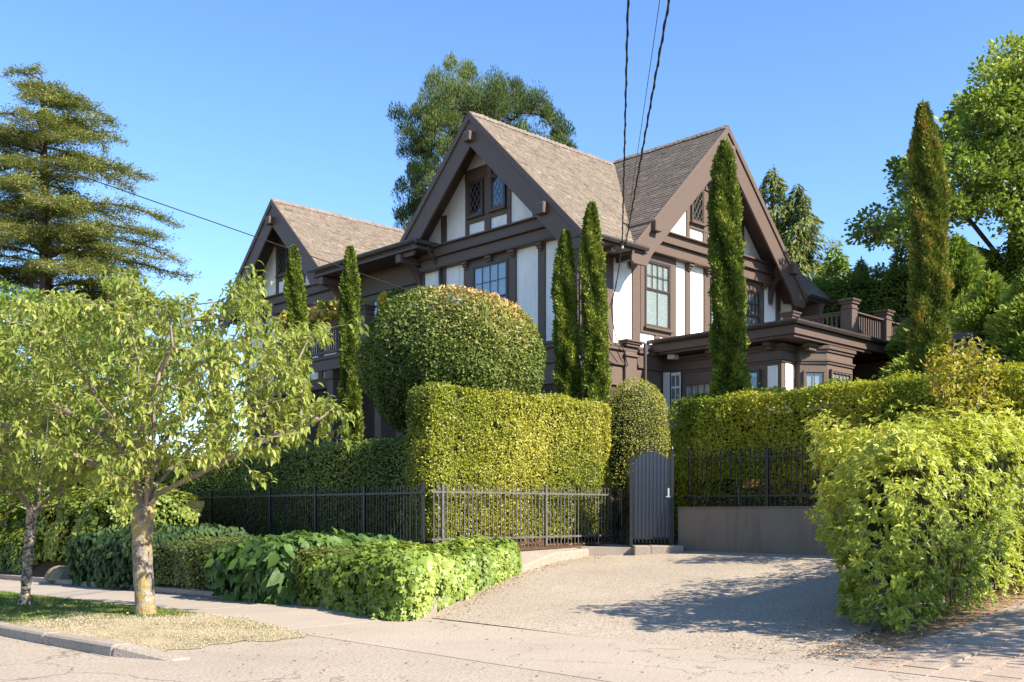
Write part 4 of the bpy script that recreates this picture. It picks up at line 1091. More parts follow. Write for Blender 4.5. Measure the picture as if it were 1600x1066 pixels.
def pball(u): return (max(0, 1-u*u))**.5 if u > -.35 else max(0, .937*(1 - ((-u-.35)/.65)**2.2))**.6 * .96 if u > -.999 else .0
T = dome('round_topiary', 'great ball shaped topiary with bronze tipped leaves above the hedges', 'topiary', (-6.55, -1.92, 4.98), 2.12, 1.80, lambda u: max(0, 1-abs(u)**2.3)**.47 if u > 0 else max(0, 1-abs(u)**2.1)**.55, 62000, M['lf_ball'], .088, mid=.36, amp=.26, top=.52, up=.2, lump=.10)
part(T, 'trunk', MB().tube([(-6.55, -1.92, 1.5), (-6.5, -1.9, 3.4)], [.14, .11], 8), M['bark'])
T = dome('round_topped_topiary', 'smooth dome topped topiary between the tall hedge and the gate', 'topiary', (-1.02, -2.92, 3.05), .92, 2.12, lambda u: 1.0 if u < .35 else max(0, 1-((u-.35)/.65)**2)**.5, 26000, M['lf_dome'], .045, mid=.5, amp=.25, core=.9, lump=.03)
# topiary behind, hidden stems of shrubs along the house
for (s, t, h, r_, lab) in ((-2.0, 2.0, 5.3, 1.3, 'dark rounded shrub below the balcony beside a slim cypress'),):
    dome('garden_shrub', lab, 'shrub', (s, t, h-1.6), r_, 1.6, lambda u: max(0, 1-u*u)**.5, 9000, M['lf_low'], .09)

# ---- foreground shrub hedge on the lane
S0, S1, T0, T1 = -11.0, 4.0, -14.95, -13.15
T = thing('shrub_hedge', 'big loose bright green shrub hedge between the driveway and the paved lane', 'hedge', (-10.2, -13.9, .2))
def lane_hedge(n):
    P, N = box_points(n, S0, S1, T0, T1, .0, 2.45, r=.55, depth=.38, lump=.0, skip=('s+',))
    P[:, 2] = np.where(P[:, 2] < .0, 0, P[:, 2])
    b = (.22*clump(P, 1.9, 4) + .20*clump(P, 4.1, 9) + .14*clump(P, 9.0, 2))[:, None]
    P = P + N*b
    low = np.clip(1-P[:, 2]/1.0, 0, 1)                      # tucks in towards the ground
    P[:, 1] += np.where(P[:, 1] < (T0+T1)/2, .12, -.45)*low
    near = np.clip(1-(P[:, 0]-S0)/3.0, 0, 1); P[:, 0] += near*(.50*np.clip(P[:, 1]-T0, 0, 2) + .12*low)
    P[:, 2] = .16 + P[:, 2]*.98 + .30*clump(P*np.array([1, 1, 0]), 1.7, 2.) * (P[:, 2] > 1.8)
    P[:, 2] += np.clip(zdr(P[:, 0]), 0, 2)*.80 - .05
    return P, N
P, N = lane_hedge(19500)
k_ = rng.random(len(P)) < .10
P[k_] += (N[k_]*.6 + np.array([0, 0, .6]))*(.32*rnd(k_.sum())[:, None])          # shoots that stand out of the clipped outline
# each point carries a sprig of pointed leaves
k = 6; n = len(P); Pk = np.repeat(P, k, 0); Nk = np.repeat(N, k, 0)
ax = unit(Nk + .55*np.repeat(randdir(n), k, 0) + np.array([0, 0, .55])); rad = unit(np.cross(ax, randdir(n*k)))
D = unit(ax*.45 + rad*.9); LN = unit(ax + .35*randdir(n*k))
Lk = .083*(.6+.8*rnd(n*k)); V = leaf_arrays(Pk + ax*(.04*rnd(n*k))[:, None], D, LN, Lk, Lk*.34, .18, .15)
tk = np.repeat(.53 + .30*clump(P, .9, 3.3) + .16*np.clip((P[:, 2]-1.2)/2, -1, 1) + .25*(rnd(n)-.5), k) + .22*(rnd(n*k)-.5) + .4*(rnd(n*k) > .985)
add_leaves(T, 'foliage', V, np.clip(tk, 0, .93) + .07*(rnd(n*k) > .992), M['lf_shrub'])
mb = MB()
for i in range(26):
    s = S0+1.5+i*.5*random.uniform(.9, 1.1); t = random.uniform(-14.1, -13.6)
    z = zdr(s)-.1; mb.tube([(s, t, z), (s+random.uniform(-.1, .1), t, z+.5), (s+random.uniform(-.3, .3), t+random.uniform(-.3, .3), z+1.4), (s+random.uniform(-.4, .4), t+random.uniform(-.5, .5), z+2.3)], [.035, .028, .02, .01], 5, cap=False)
    for q in range(3):
        mb.tube([(s, t, z+.25+.2*q), (s+random.uniform(-.3, .3), t+random.uniform(-.5, .5), z+.7+.3*q)], [.014, .006], 4, cap=False)
part(T, 'stem', mb, M['twig'], kind='stuff')
mb = MB(); mb.hexa([(S0+.8, T0+.6, .6), (S1, T0+.6, 1.4), (S1, T1-.5, 1.4), (S0+1.5, T1-.5, .6)], [(S0+.9, T0+.6, 2.1), (S1, T0+.6, 3.0), (S1, T1-.55, 3.0), (S0+1.6, T1-.55, 2.1)])
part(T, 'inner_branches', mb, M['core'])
# the iron fence swallowed by that hedge, with its end post standing clear
fence('iron_fence', 'dark fence with a stout end post swallowed by the bright shrub hedge', 's', -14.30, -10.2, -2.0, .10, .35, 1.75, 1.95, [], M['iron_black'], .14, .009, True)
mb = MB(); mb.box(-10.42, -10.30, -14.36, -14.24, 0, 1.2); o = place('fence_end_post', mb.mesh('fence_end_post', (-10.36, -14.3, .05)), M['iron_black'], None, (-10.36, -14.3, .05))
tag(o, 'dark square end post under the near corner of the bright shrub hedge', 'post')

# ---- columnar cypresses
def cypress(label, u, Y, ztop, w, zbase, n, mat, wob=.05, bend=0., rust=0.):
    x = (u-800)/1604*Y; s, t = ST(x, Y)
    T = thing('column_cypress', label, 'cypress tree', (s, t, zbase), 'slim column cypresses round the house')
    h = ztop-zbase
    prof = lambda v: (.80 + .20*np.minimum(1, v/.2)) * np.minimum(1, ((1-v)/.20))**.55 * (1 - .14*v) + .03
    n = int(n*1.35); v = rnd(n*2); keep = rnd(n*2) < prof(v)+.12; v = v[keep][:n]; m = len(v)
    th = 2*np.pi*rnd(m)
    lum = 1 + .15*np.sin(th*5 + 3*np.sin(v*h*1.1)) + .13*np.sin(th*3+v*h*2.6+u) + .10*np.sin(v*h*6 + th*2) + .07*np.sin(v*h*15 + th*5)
    rr = w*.5*prof(v)*lum*(1 - .22*rnd(m)**1.6)
    P = np.stack([s + bend*np.sin(v*3)*0.3 + rr*np.cos(th) + wob*np.sin(v*7+u), t + rr*np.sin(th) + wob*np.cos(v*5+u*.3), zbase + v*h], 1)
    out = np.stack([np.cos(th), np.sin(th), np.zeros(m)], 1)
    D = unit(out*.7 + np.array([0, 0, .9]) + .75*randdir(m)); N = unit(out + .9*randdir(m))
    L = .095*(.5+1.0*rnd(m))*(w/.8)**.3; V = leaf_arrays(P, D, N, L, L*.45, .3)
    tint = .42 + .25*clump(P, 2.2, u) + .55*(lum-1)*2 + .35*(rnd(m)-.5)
    if rust: tint = tint + rust*np.clip(1.5-2.2*v, 0, 1)*1.3*np.clip(np.cos(th - ROT*0 + 1.0), 0, 1)*clump(P, .9, 1.)
    add_leaves(T, 'foliage', V, tint, mat)
    part(T, 'inner_branches', MB().tube([(s, t, zbase), (s, t, zbase+h*.5), (s, t, zbase+h*.93)], [w*.30, w*.30, w*.05], 8), M['core'])
    part(T, 'trunk', MB().tube([(s, t, zbase-1.2), (s, t, zbase+.3)], [.09, .08], 7), M['bark'])
    return T
cypress('slim cypress, shorter one of the pair before the white corner panels', 885.5, 27.3, 9.05, .56, 2.6, 21000, M['lf_cyp'])
cypress('slim cypress, taller one of the pair, against the shingled roof corner', 928, 27.0, 9.70, .58, 2.4, 21000, M['lf_cyp'])
cypress('tallest cypress, standing before the sunlit gable above the railing', 1136, 24.1, 10.28, .69, 1.9, 30000, M['lf_cyp'])
cypress('rust flecked cypress with a crooked tip beside the right deck railing', 1448, 21.5, 10.14, .64, 2.3, 26000, M['lf_cyp_rust'], .07, 0, .22)
cypress('cypress before the left gable, its base lost in the street tree', 463, 30.4, 9.45, .52, 2.6, 17000, M['lf_cyp'], .06)
cypress('cypress before the balcony, nearest to the ball topiary', 547, 30.0, 9.35, .52, 2.6, 17000, M['lf_cyp'], .05)
cypress('far short cypress glimpsed through the street tree left of the house', 343, 35.5, 7.6, .62, 2.6, 8000, M['lf_cyp'], .05)

# ================================================================== TREES AND PLANTS WITH SHAPED LEAVES
def pix(u, v, Y):
    """authoring shorthand: a place given by bearing, elevation and distance from the street corner where the photographer stood"""
    x = (u-800)/1604*Y; z = 1.6+(800-v)/1604*Y; s, t = ST(x, Y); return (s, t, z)
def tmpl(name):
    if name == 'arched':                                     # long leaf arching down, pointed
        xs = [0, .22, .5, .78, 1.0]; ws = [.03, .19, .235, .15, .0]; zs = [0, .06, .04, -.10, -.32]
        V = []
        for x, w, z in zip(xs, ws, zs): V += [(x, w, z+.05*(w > .1)), (x, 0, z-.0), (x, -w, z+.05*(w > .1))]
        F = []
        for i in range(4):
            for k in (0, 1): F.append((i*3+k, i*3+k+1, i*3+k+4, i*3+k+3))
        return np.array(V), F
    if name == 'heart':
        V = [(0, 0, 0), (-.06, .22, .02), (.18, .40, .05), (.5, .34, .03), (.8, .14, -.06), (1.05, 0, -.16), (.8, -.14, -.06), (.5, -.34, .03), (.18, -.40, .05), (-.06, -.22, .02), (.45, 0, -.04)]
        F = [(10, 0, 1, 2), (10, 2, 3, 4), (10, 4, 5, 6), (10, 6, 7, 8), (10, 8, 9, 0)]
        return np.array(V), F
    if name == 'lobed':                                      # five pointed creeper leaf
        V = [(0, 0, 0)]; tips = [(-1.95, .50), (-1.0, .78), (0, 1.0), (1.0, .78), (1.95, .50)]
        for i, (a, r) in enumerate(tips):
            V.append((r*math.cos(a)*.95, r*math.sin(a)*.95, -.14*r*r))
            if i < 4:
                b = (a+tips[i+1][0])/2; V.append((.46*math.cos(b), .46*math.sin(b), .05))
        V.append((-.12, 0, .03))
        F = [(0, 1, 2), (0, 2, 3, 4), (0, 4, 5, 6), (0, 6, 7, 8), (0, 8, 9), (0, 9, 10), (0, 10, 1)]
        return np.array(V), F
TMP = {k: tmpl(k) for k in ('arched', 'heart', 'lobed')}
def tmesh(name, tm, P, D, N, L, tint, base=(0, 0, 0), wide=1.0):
    V0, F0 = TMP[tm]; n = len(P); k = len(V0)
    D = unit(D); N = N - (N*D).sum(1, keepdims=True)*D; N = unit(N); B = np.cross(N, D)
    V = P[:, None, :] + L[:, None, None]*(V0[None, :, 0:1]*D[:, None] + V0[None, :, 1:2]*wide*B[:, None] + V0[None, :, 2:3]*N[:, None])
    V = V.reshape(-1, 3) - np.array(base)
    me = bpy.data.meshes.new(name); me.vertices.add(n*k); me.vertices.foreach_set('co', V.astype(np.float32).ravel())
    lens = np.array([len(f) for f in F0]); flat = np.concatenate([np.array(f) for f in F0])
    idx = (np.arange(n)[:, None]*k + flat[None]).ravel().astype(np.int32)
    st = np.concatenate([[0], np.cumsum(lens)[:-1]]); starts = (np.arange(n)[:, None]*lens.sum() + st[None]).ravel().astype(np.int32)
    me.loops.add(len(idx)); me.loops.foreach_set('vertex_index', idx)
    me.polygons.add(len(starts)); me.polygons.foreach_set('loop_start', starts); me.update(calc_edges=True)
    a = me.attributes.new('tint', 'FLOAT', 'POINT'); a.data.foreach_set('value', np.repeat(np.clip(tint, 0, 1), k).astype(np.float32))
    return me
def place_leaves(T, tm, P, D, N, L, tint, mat, single=300, wide=1.0, name='foliage', front=None):
    """the leaves that show largest become objects of their own, the rest one joined part"""
    D = unit(D); N = unit(N)
    if single:
        wp = P[:, 0:1]*DR + P[:, 1:2]*DL + O
        key = wp[:, 1] - 8*L + rng.random(len(P))*.8
        if front is not None: key = key + front(P)
        sel = np.argsort(key)[:single]
    else: sel = np.array([], int)
    rest = np.setdiff1d(np.arange(len(P)), sel)
    b = basis(T)
    place(name, tmesh(name, tm, P[rest], D[rest], N[rest], L[rest], tint[rest], b, wide), mat, T, None, 'stuff')
    if len(sel):
        variants = [tmesh('leaf', tm, np.zeros((1, 3)), np.array([[1., 0, 0]]), np.array([[0, 0, 1.]]), np.array([1.]), np.array([q]), (0, 0, 0), wide) for q in np.linspace(.1, .9, 9)]
        for i in sel:
            q = int(np.clip(tint[i], 0, .999)*9)
            o = place('leaf', variants[q], mat, T, tuple(P[i]))
            d = Vector(D[i]); n_ = Vector(N[i]); n_ = (n_ - d*n_.dot(d)).normalized(); bb = n_.cross(d)
            m = Matrix((d, bb, n_)).transposed()
            o.rotation_euler = m.to_euler(); o.scale = (L[i],)*3

def in_poly(x, y, poly):
    c = False; n = len(poly)
    for i in range(n):
        x0, y0 = poly[i]; x1, y1 = poly[i-1]
        if (y0 > y) != (y1 > y) and x < (x1-x0)*(y-y0)/(y1-y0)+x0: c = not c
    return c
def crown_targets(poly, n, Y, dep, dens=None):
    xs = [p[0] for p in poly]; ys = [p[1] for p in poly]; cx = sum(xs)/len(xs); out = []
    w = (max(xs)-min(xs))/2; cx = (max(xs)+min(xs))/2
    while len(out) < n:
        u = random.uniform(min(xs), max(xs)); v = random.uniform(min(ys), max(ys))
        if not in_poly(u, v, poly): continue
        k = math.sqrt(max(.08, 1-((u-cx)/w)**2)); y = Y + random.uniform(-1, 1)*dep*k
        if dens and random.random() > dens(u, v): continue
        out.append(pix(u, v, y))
    return out

# ---- the street tree on the verge
def leaf_clusters(ends, nodes, parent, per, L0, droop=.55, spread=.16):
    P = []; D = []; N = []; L = []; C = []
    for ci, e in enumerate(ends):
        a = nodes[e]; b = nodes[parent[e]]; ax = (a-b).normalized()
        for i in range(per):
            u = random.random()
            p = b.lerp(a, .35+.65*u) if i > per*.55 else a + Vector([random.gauss(0, spread*.35) for _ in range(3)])
            ang = random.uniform(0, 2*math.pi); side = ax.orthogonal().normalized(); side.rotate(Matrix.Rotation(ang, 3, ax))
            d = (ax*random.uniform(.1, .8) + side*1.0 + Vector((0, 0, -droop*random.uniform(.5, 1.5)))).normalized()
            n = (Vector((0, 0, 1)) + side*.5 + Vector([random.gauss(0, .35) for _ in range(3)]))
            P.append(p); D.append(d); N.append(n); L.append(L0*random.uniform(.65, 1.2)); C.append(ci)
    return np.array(P), np.array(D), np.array(N), np.array(L), np.array(C)
YT = 15.05
ST_T = thing('street_tree', 'vase shaped street tree with lichened trunk and drooping yellow green leaves on the verge', 'tree', pix(228, 958, YT))
base = pix(229, 966, YT)
tr = [pix(229, 972, YT), pix(228, 958, YT), pix(224, 900, YT), pix(222, 850, YT), pix(223, 812, YT), pix(228, 786, YT)]
mb = MB(); n = 16; zs = len(tr)
pts = []; rad = []
for i in range(41):
    u = i/40*(zs-1); k = min(zs-2, int(u)); f = u-k; p = Vector(tr[k]).lerp(Vector(tr[k+1]), f); pts.append(p)
    rad.append(.150 + .055*math.exp(-(i/3.2)) + .004*math.sin(i*.9) + .008*math.exp(-((i-29)/2.5)**2) - .010*math.sin(math.pi*i/40) + .012*(i/40)**3 + .003*math.sin(i*2.3))
for i_, f_ in ((40, .45), (39, .62), (38, .76), (37, .87), (36, .95)): rad[i_] *= f_
mb.tube(pts, rad, 18)
# burls
def burl(c, r, ax=(1, 1, .8)):
    k = 10
    for i in range(1):
        base_ = len(mb.v); prof = [(math.sin(math.pi*j/6), -math.cos(math.pi*j/6)) for j in range(7)]
        for q, z in prof:
            for m_ in range(k):
                a = 2*math.pi*m_/k; w = r*(1+.25*math.sin(3*a+c[2]*9+z*3)); mb.v.append((c[0]+w*max(.02, q)*math.cos(a)*ax[0], c[1]+w*max(.02, q)*math.sin(a)*ax[1], c[2]+w*z*ax[2]))
        for j in range(6):
            for m_ in range(k): m2 = (m_+1) % k; mb.f.append((base_+j*k+m_, base_+j*k+m2, base_+(j+1)*k+m2, base_+(j+1)*k+m_))
burl(pix(225, 847, YT-.125), .058, (1.3, 1, .7)); burl(pix(221, 880, YT-.125), .028); burl(pix(227, 818, YT-.125), .03)
TRK = part(ST_T, 'trunk', mb, M['bark_street'])
F0 = pix(229, 800, YT)
def limb(*a): return [F0] + [pix(u, v, YT+d) for u, v, d in a]
limbs = [limb((246, 772, -.05), (300, 745, -.2), (368, 712, -.5), (430, 680, -.7), (500, 655, -.8)),
         limb((243, 760, .1), (282, 715, .4), (335, 665, .8), (395, 610, 1.0), (450, 560, 1.1)),
         limb((238, 740, .0), (240, 690, -.1), (240, 620, -.2), (262, 560, -.3), (300, 500, -.2)),
         limb((232, 745, .1), (228, 690, .3), (215, 610, .5), (190, 540, .6), (180, 470, .5)),
         limb((214, 760, -.1), (196, 715, -.4), (170, 660, -.8), (140, 600, -1.0), (100, 540, -1.1)),
         limb((218, 765, .0), (190, 700, .3), (130, 655, .6), (60, 615, .8), (-10, 570, .9)),
         limb((210, 770, -.1), (160, 730, -.5), (90, 700, -.9), (20, 670, -1.1), (-60, 640, -1.2)),
         limb((236, 745, .3), (262, 680, .9), (320, 600, 1.4), (370, 520, 1.5), (400, 450, 1.5)),
         limb((230, 745, -.3), (215, 700, -.9), (230, 640, -1.4), (250, 580, -1.7), (270, 540, -1.9))]
poly = [(-140, 560), (-60, 500), (0, 482), (60, 458), (120, 448), (178, 424), (210, 430), (240, 456), (290, 462), (330, 468), (375, 440), (398, 420), (412, 440), (425, 500), (470, 512), (515, 505), (500, 555), (478, 590), (522, 625), (512, 668), (452, 676), (430, 700), (380, 694), (330, 706), (290, 728), (235, 700), (205, 770), (190, 785), (178, 745), (130, 742), (80, 738), (30, 742), (-60, 720), (-150, 650)]
tg = crown_targets([(u, v+14*(v > 600)) for u, v in poly], 1250, YT, 2.1)
for u, v in ((410, 748), (398, 742), (540, 662), (550, 650), (530, 640), (196, 800), (188, 780), (560, 505), (395, 418), (545, 690)): tg.append(pix(u, v, YT-.6))
nodes, par, wt, ends = grow(limbs, tg, .4, .16, .03)
part(ST_T, 'branches', limbs_mesh(nodes, par, wt, .0038, .46, .105), M['twig'])
P, D, N, L, C = leaf_clusters(ends, nodes, par, 17, .118)
cl = rng.random(len(ends)); tint = .50+.30*(cl[C]-.5)*1.2 + .30*(rnd(len(P))-.5) + .12*clump(P, 1.0, 2) + .5*(rnd(len(P)) > .994)
tint = np.where(tint > .93, np.where(rnd(len(P)) > .12, .8, .99), tint)
place_leaves(ST_T, 'arched', P, D, N, L, tint, M['lf_street'], 300, .8)

# ---- smaller street tree at the edge of the view
YS = 17.2
S2 = thing('street_tree', 'slim street tree with pale flaking bark leaning beside the sidewalk', 'tree', pix(38, 942, YS))
mb = MB(); pts = []; rad = []; tr = [pix(37, 948, YS), pix(40, 925, YS), pix(44, 870, YS), pix(48, 820, YS), pix(51, 796, YS)]
for i in range(25):
    u = i/24*4; k = min(3, int(u)); pts.append(Vector(tr[k]).lerp(Vector(tr[k+1]), u-k)); rad.append(.082+.03*math.exp(-i/2.)+.008*math.sin(i*1.7)+.01*(i > 20))
mb.tube(pts, rad, 12); part(S2, 'trunk', mb, M['bark_pale'])
F0 = pix(51, 798, YS)
lb = [[F0, pix(80, 776, YS), pix(105, 755, YS-.2), pix(130, 730, YS-.3)], [F0, pix(60, 770, YS+.2), pix(70, 720, YS+.4), pix(60, 660, YS+.5)], [F0, pix(30, 770, YS-.1), pix(-10, 730, YS-.2), pix(-50, 690, YS-.2)], [F0, pix(90, 790, YS+.4), pix(120, 800, YS+.5)]]
tg = crown_targets([(-160, 640), (-60, 600), (40, 590), (110, 620), (160, 690), (150, 745), (110, 770), (60, 770), (0, 780), (-90, 770), (-160, 720)], 420, YS, 1.2)
nodes, par, wt, ends = grow(lb, tg, .4, .16, .03)
part(S2, 'branches', limbs_mesh(nodes, par, wt, .0048, .47, .06), M['twig'])
P, D, N, L, C = leaf_clusters(ends, nodes, par, 10, .12)
add = .36 + .3*(rnd(len(P))-.5) + .2*clump(P, 1.0, 5)
place_leaves(S2, 'arched', P, D, N, L, np.clip(add, 0, .9), M['lf_street'], 0, .8)

# ---- the planting strip between sidewalk and black fence
def bank(name, label, cat, box, n, tm, size, mat, mid=.45, amp=.3, single=0, hang=.6, r=.3, lump=.10, wide=1.0, shear=None, coreg=.22, tilt=.55):
    s0, s1, t0, t1, z0, z1 = box
    T = thing(name, label, cat, ((s0+s1)/2, (t0+t1)/2, z0))
    P, N = box_points(n, *box, r=r, depth=.22, lump=lump)
    if shear: P = shear(P)
    N2 = unit(N + tilt*randdir(len(P)) + np.array([0, 0, .25]))
    D = unit(np.cross(N2, randdir(len(P)))*.7 + np.array([0, 0, -hang]) + N*.35)
    L = size*(.6+.7*rnd(len(P)))
    t = mid + amp*clump(P, 1.7, 2) + .30*(rnd(len(P))-.5)
    place_leaves(T, tm, P, D, N2, L, t, mat, single, wide)
    c = coreg; q = np.array([(s0+c, t0+c, z0-.1), (s1-c, t0+c, z0-.1), (s1-c, t1-c, z0-.1), (s0+c, t1-c, z0-.1), (s0+c*1.6, t0+c, z1-c), (s1-c, t0+c, z1-c), (s1-c, t1-c, z1-c), (s0+c*1.6, t1-c, z1-c)])
    if shear: q = shear(q)
    part(T, 'inner_branches', MB().hexa([tuple(x) for x in q[:4]], [tuple(x) for x in q[4:]]), M['core'])
    return T
def sh_creep(P):
    P = P.copy(); near = np.clip((-4.3-P[:, 1])/3.6, 0, 1.2)
    P[:, 1] += near*np.maximum(0, P[:, 0]+12.95)*.50                         # follows the flare of the driveway
    P[:, 0] -= .12*np.clip(.8-P[:, 2], 0, 1)*(P[:, 0] < -11.8)
    return P
bank('creeper', 'bright lobed leaf creeper spilling over the planter corner beside the driveway', 'plant', (-13.05, -7.75, -8.38, -5.6, .04, .93), 17000, 'lobed', .095, M['lf_creeper'], .5, .28, 300, .55, .34, .19, 1.0, sh_creep)
bank('ground_shrub', 'low small leaved shrub between the big heart leaves and the bright creeper', 'shrub', (-12.90, -10.4, -6.5, -4.9, .10, .98), 15000, 'heart', .055, M['lf_box'], .55, .3, 0, .3, .3)
bank('big_leaved_plant', 'lush plant with large heart shaped leaves spilling on to the sidewalk', 'plant', (-13.2, -10.3, -5.2, -2.75, .06, 1.14), 2600, 'heart', .20, M['lf_big'], .45, .3, 300, .75, .40, .14, .9)
bank('ground_shrub', 'low clipped shrub with tiny reddish green leaves right behind the street tree trunk', 'shrub', (-12.85, -10.4, -3.0, .6, .16, 1.0), 26000, 'heart', .055, M['lf_box'], .5, .35, 0, .3, .28)
bank('dark_vine', 'dark drooping vine over the planter left of the lichened street tree', 'plant', (-12.95, -10.2, .1, 4.6, .0, 1.22), 9000, 'arched', .17, M['lf_dark'], .5, .3, 300, .95, .42, .15, 1.1)
bank('ground_shrub', 'dark low shrub behind the slim leaning street tree', 'shrub', (-12.6, -10.2, 8.4, 16, -.15, 1.05), 15000, 'heart', .085, M['lf_low'], .5, .35, 0, .3, .35)
bank('ground_shrub', 'mixed leafy shrub rising over the mossy boulder', 'shrub', (-12.3, -9.4, 4.0, 8.8, .35, 2.1), 16000, 'heart', .10, M['lf_low'], .75, .4, 0, .3, .6, .25)
bank('garden_shrub', 'tall dark green shrub behind the low shrubs at the end of the black fence', 'shrub', (-9.6, -6.5, 11.5, 20, .4, 3.4), 17000, 'heart', .12, M['lf_low'], .7, .4, 0, .2, .8, .35)
mb = MB(); prev = 0
T = thing('boulder', 'mossy round boulder at the back of the sidewalk beside the slim street tree', 'rock', (-12.75, 6.0, -.2))
mb.lathe((-12.62, 5.6, -.14), [(.30+.0*i, 0) if i == 0 else (.46*math.cos(i*.24)**.6, .40*math.sin(i*.24)) for i in range(7)], 12)
for i, v in enumerate(mb.v): mb.v[i] = (v[0]+.05*math.sin(v[1]*7+v[2]*5), v[1]+.06*math.sin(v[0]*9+v[2]*4), v[2]+.03*math.sin(v[0]*8+v[1]*6))
part(T, 'stone', mb, M['rock'])
# planter boxes of flowers on the balcony rail
def tuft(name, label, cat, c, r, n, mat, size, mid=.5, tm='heart', hang=-.2, par=None, amp=.25):
    T = thing(name, label, cat, (c[0], c[1], c[2]-r[2]))
    d = randdir(n); P = np.array(c) + d*np.array(r)*(.45+.6*rnd(n)[:, None]**.5)*(1+.18*clump(d*3+np.array(c), 1.3, 2)[:, None])
    D = unit(d + .6*randdir(n) + np.array([0, 0, -hang])); N = unit(d + .8*randdir(n)); L = size*(.6+.8*rnd(n))
    place_leaves(T, tm, P, D, N, L, mid+amp*clump(P, 3, 1)+.4*(rnd(n)-.5), mat, 0); return T
for (t0, t1, lab, n) in ((8.7, 10.9, 'planter of apricot and green foliage on the balcony rail between the two cypresses', 3800), (11.6, 13.0, 'planter of golden foliage on the balcony rail left of the cypress pair', 2600)):
    T = thing('rail_planter', lab, 'planter', (-1.6, (t0+t1)/2, 8.1)); part(T, 'box', MB().box(-1.78, -1.45, t0, t1, 8.10, 8.32), M['ceramic'])
    P = np.stack([-1.61+.26*rng.normal(size=n), t0+(t1-t0)*rnd(n), 8.36+.50*rnd(n)], 1); P[:, 2] += .14*clump(P, 3.3, 2)
    D = randdir(n)+np.array([0, 0, .5]); place_leaves(T, 'heart', P, D, randdir(n)+np.array([-.3, -.5, .5]), .11*(.6+.8*rnd(n)), .62+.35*clump(P, 2.5, 4)+.3*(rnd(n)-.5), M['lf_planter'], 0)
for (t, mat, mid, lab) in ((7.55, 'lf_yellow', .75, 'small yellow flowering pot plant on the balcony corner'), (6.95, 'lf_big', .5, 'small green pot plant on the balcony corner')):
    T = tuft('pot_plant', lab, 'plant', (-1.2, t, 8.66), (.3, .36, .30), 900, M[mat], .09, mid)
    part(T, 'pot', MB().lathe((-1.2, t, 8.16), [(.14, 0), (.2, .26), (.22, .28)], 10), M['ceramic'])

# ---- golden shrub and bits beside the rusty cypress
T = thing('golden_shrub', 'sprawling golden yellow shrub beside the rust flecked cypress', 'shrub', pix(1510, 640, 18.6))
tg = crown_targets([(1440, 640), (1455, 560), (1480, 540), (1510, 525), (1530, 545), (1560, 560), (1550, 600), (1575, 640), (1520, 680), (1450, 680)], 150, 18.6, .7)
g0 = pix(1500, 720, 18.6)
nodes, par, wt, ends = grow([[g0, pix(1495, 660, 18.6), pix(1485, 600, 18.6)], [g0, pix(1520, 650, 18.6), pix(1540, 600, 18.8)]], tg, .3, .2, .03)
part(T, 'stem', limbs_mesh(nodes, par, wt, .004, .45, .03), M['twig'])
P, D, N, L, C = leaf_clusters(ends, nodes, par, 20, .085, .1, .35); place_leaves(T, 'heart', P, D, N, L, .5+.5*(rnd(len(P))-.5)+.2*clump(P, 2, 1), M['lf_yellow'], 0, .7)

# ---- distant trees
def tree_trunk(T, pts, rad, mat, n=10): return part(T, 'trunk', MB().tube(pts, rad, n), mat)
# great cedar on the left: horizontal tiers
YC = 58.
T = thing('cedar_tree', 'huge layered cedar with bare gaps standing far behind on the left', 'tree', pix(72, 840, YC))
cx = lambda v: 66 + (v-120)*.02
tree_trunk(T, [pix(cx(v), v, YC) for v in (860, 600, 440, 330, 230, 160, 124)], [.6, .48, .38, .29, .19, .10, .03], M['bark'])
PP = []; DD = []; NN = []; LL = []; TT = []; lm = MB()
prof = [(118, 1.4), (135, 2.6), (175, 3.8), (215, 5.0), (260, 6.0), (330, 7.4), (400, 7.4), (470, 7.8), (560, 7.5)]
def lerp_prof(v):
    for (a, x), (b, y) in zip(prof, prof[1:]):
        if a <= v <= b: return x+(y-x)*(v-a)/(b-a)
    return prof[-1][1]
v = 122.
while v < 560:
    for az in [random.uniform(0, 2*math.pi)]:
        R_ = lerp_prof(v)*random.choice([random.uniform(.45, .7), random.uniform(.75, 1.05), random.uniform(.9, 1.08)])
        o = Vector(pix(cx(v), v, YC)); d = Vector((math.cos(az), math.sin(az), 0)); side = Vector((-d.y, d.x, 0))
        bend = random.uniform(-.25, .25); up0 = random.uniform(.10, .32) if v > 160 else random.uniform(.3, .6)
        pts = [o + d*(R_*u) + side*(bend*R_*u*u) + Vector((0, 0, R_*(up0*u - (up0+.10)*u*u))) for u in np.linspace(0, 1, 9)]
        lm.tube(pts, list(np.linspace(.02+.013*R_, .02, 9)), 5, cap=False)
        nt_ = int(R_*8)
        for j in range(nt_):
            u = .16+.84*(j+random.random())/nt_; i = min(7, int(u*8)); p = Vector(pts[i]).lerp(Vector(pts[i+1]), u*8-i)
            sg = random.choice((-1, 1)); tl = (.5 + .22*R_*(1-u*.75))*random.uniform(.6, 1.2)
            td = (side*sg + d*random.uniform(.3, 1.0) + Vector((0, 0, random.uniform(-.25, .18)))).normalized()
            tipp = p+td*tl+Vector((0, 0, -.06*tl)); lm.tube([p, tipp], [.018, .008], 3, cap=False)
            m = int(16+tl*32); uu = rnd(m)**.8
            q = np.array(p)[None] + np.outer(uu*tl, np.array(td)) + rng.normal(size=(m, 3))*np.array([.13, .13, .10]) - np.array([0, 0, .10])*rnd(m)[:, None]
            PP.append(q); dd = np.array(td)[None]*.6 + randdir(m)*np.array([1, 1, .5]); DD.append(dd); NN.append(np.array([0, 0, 1.])[None]+.6*randdir(m))
            LL.append(.155*(.6+.8*rnd(m))); TT.append(np.full(m, random.gauss(.58, .18)) + .3*(rnd(m)-.5))
    v += 3.5
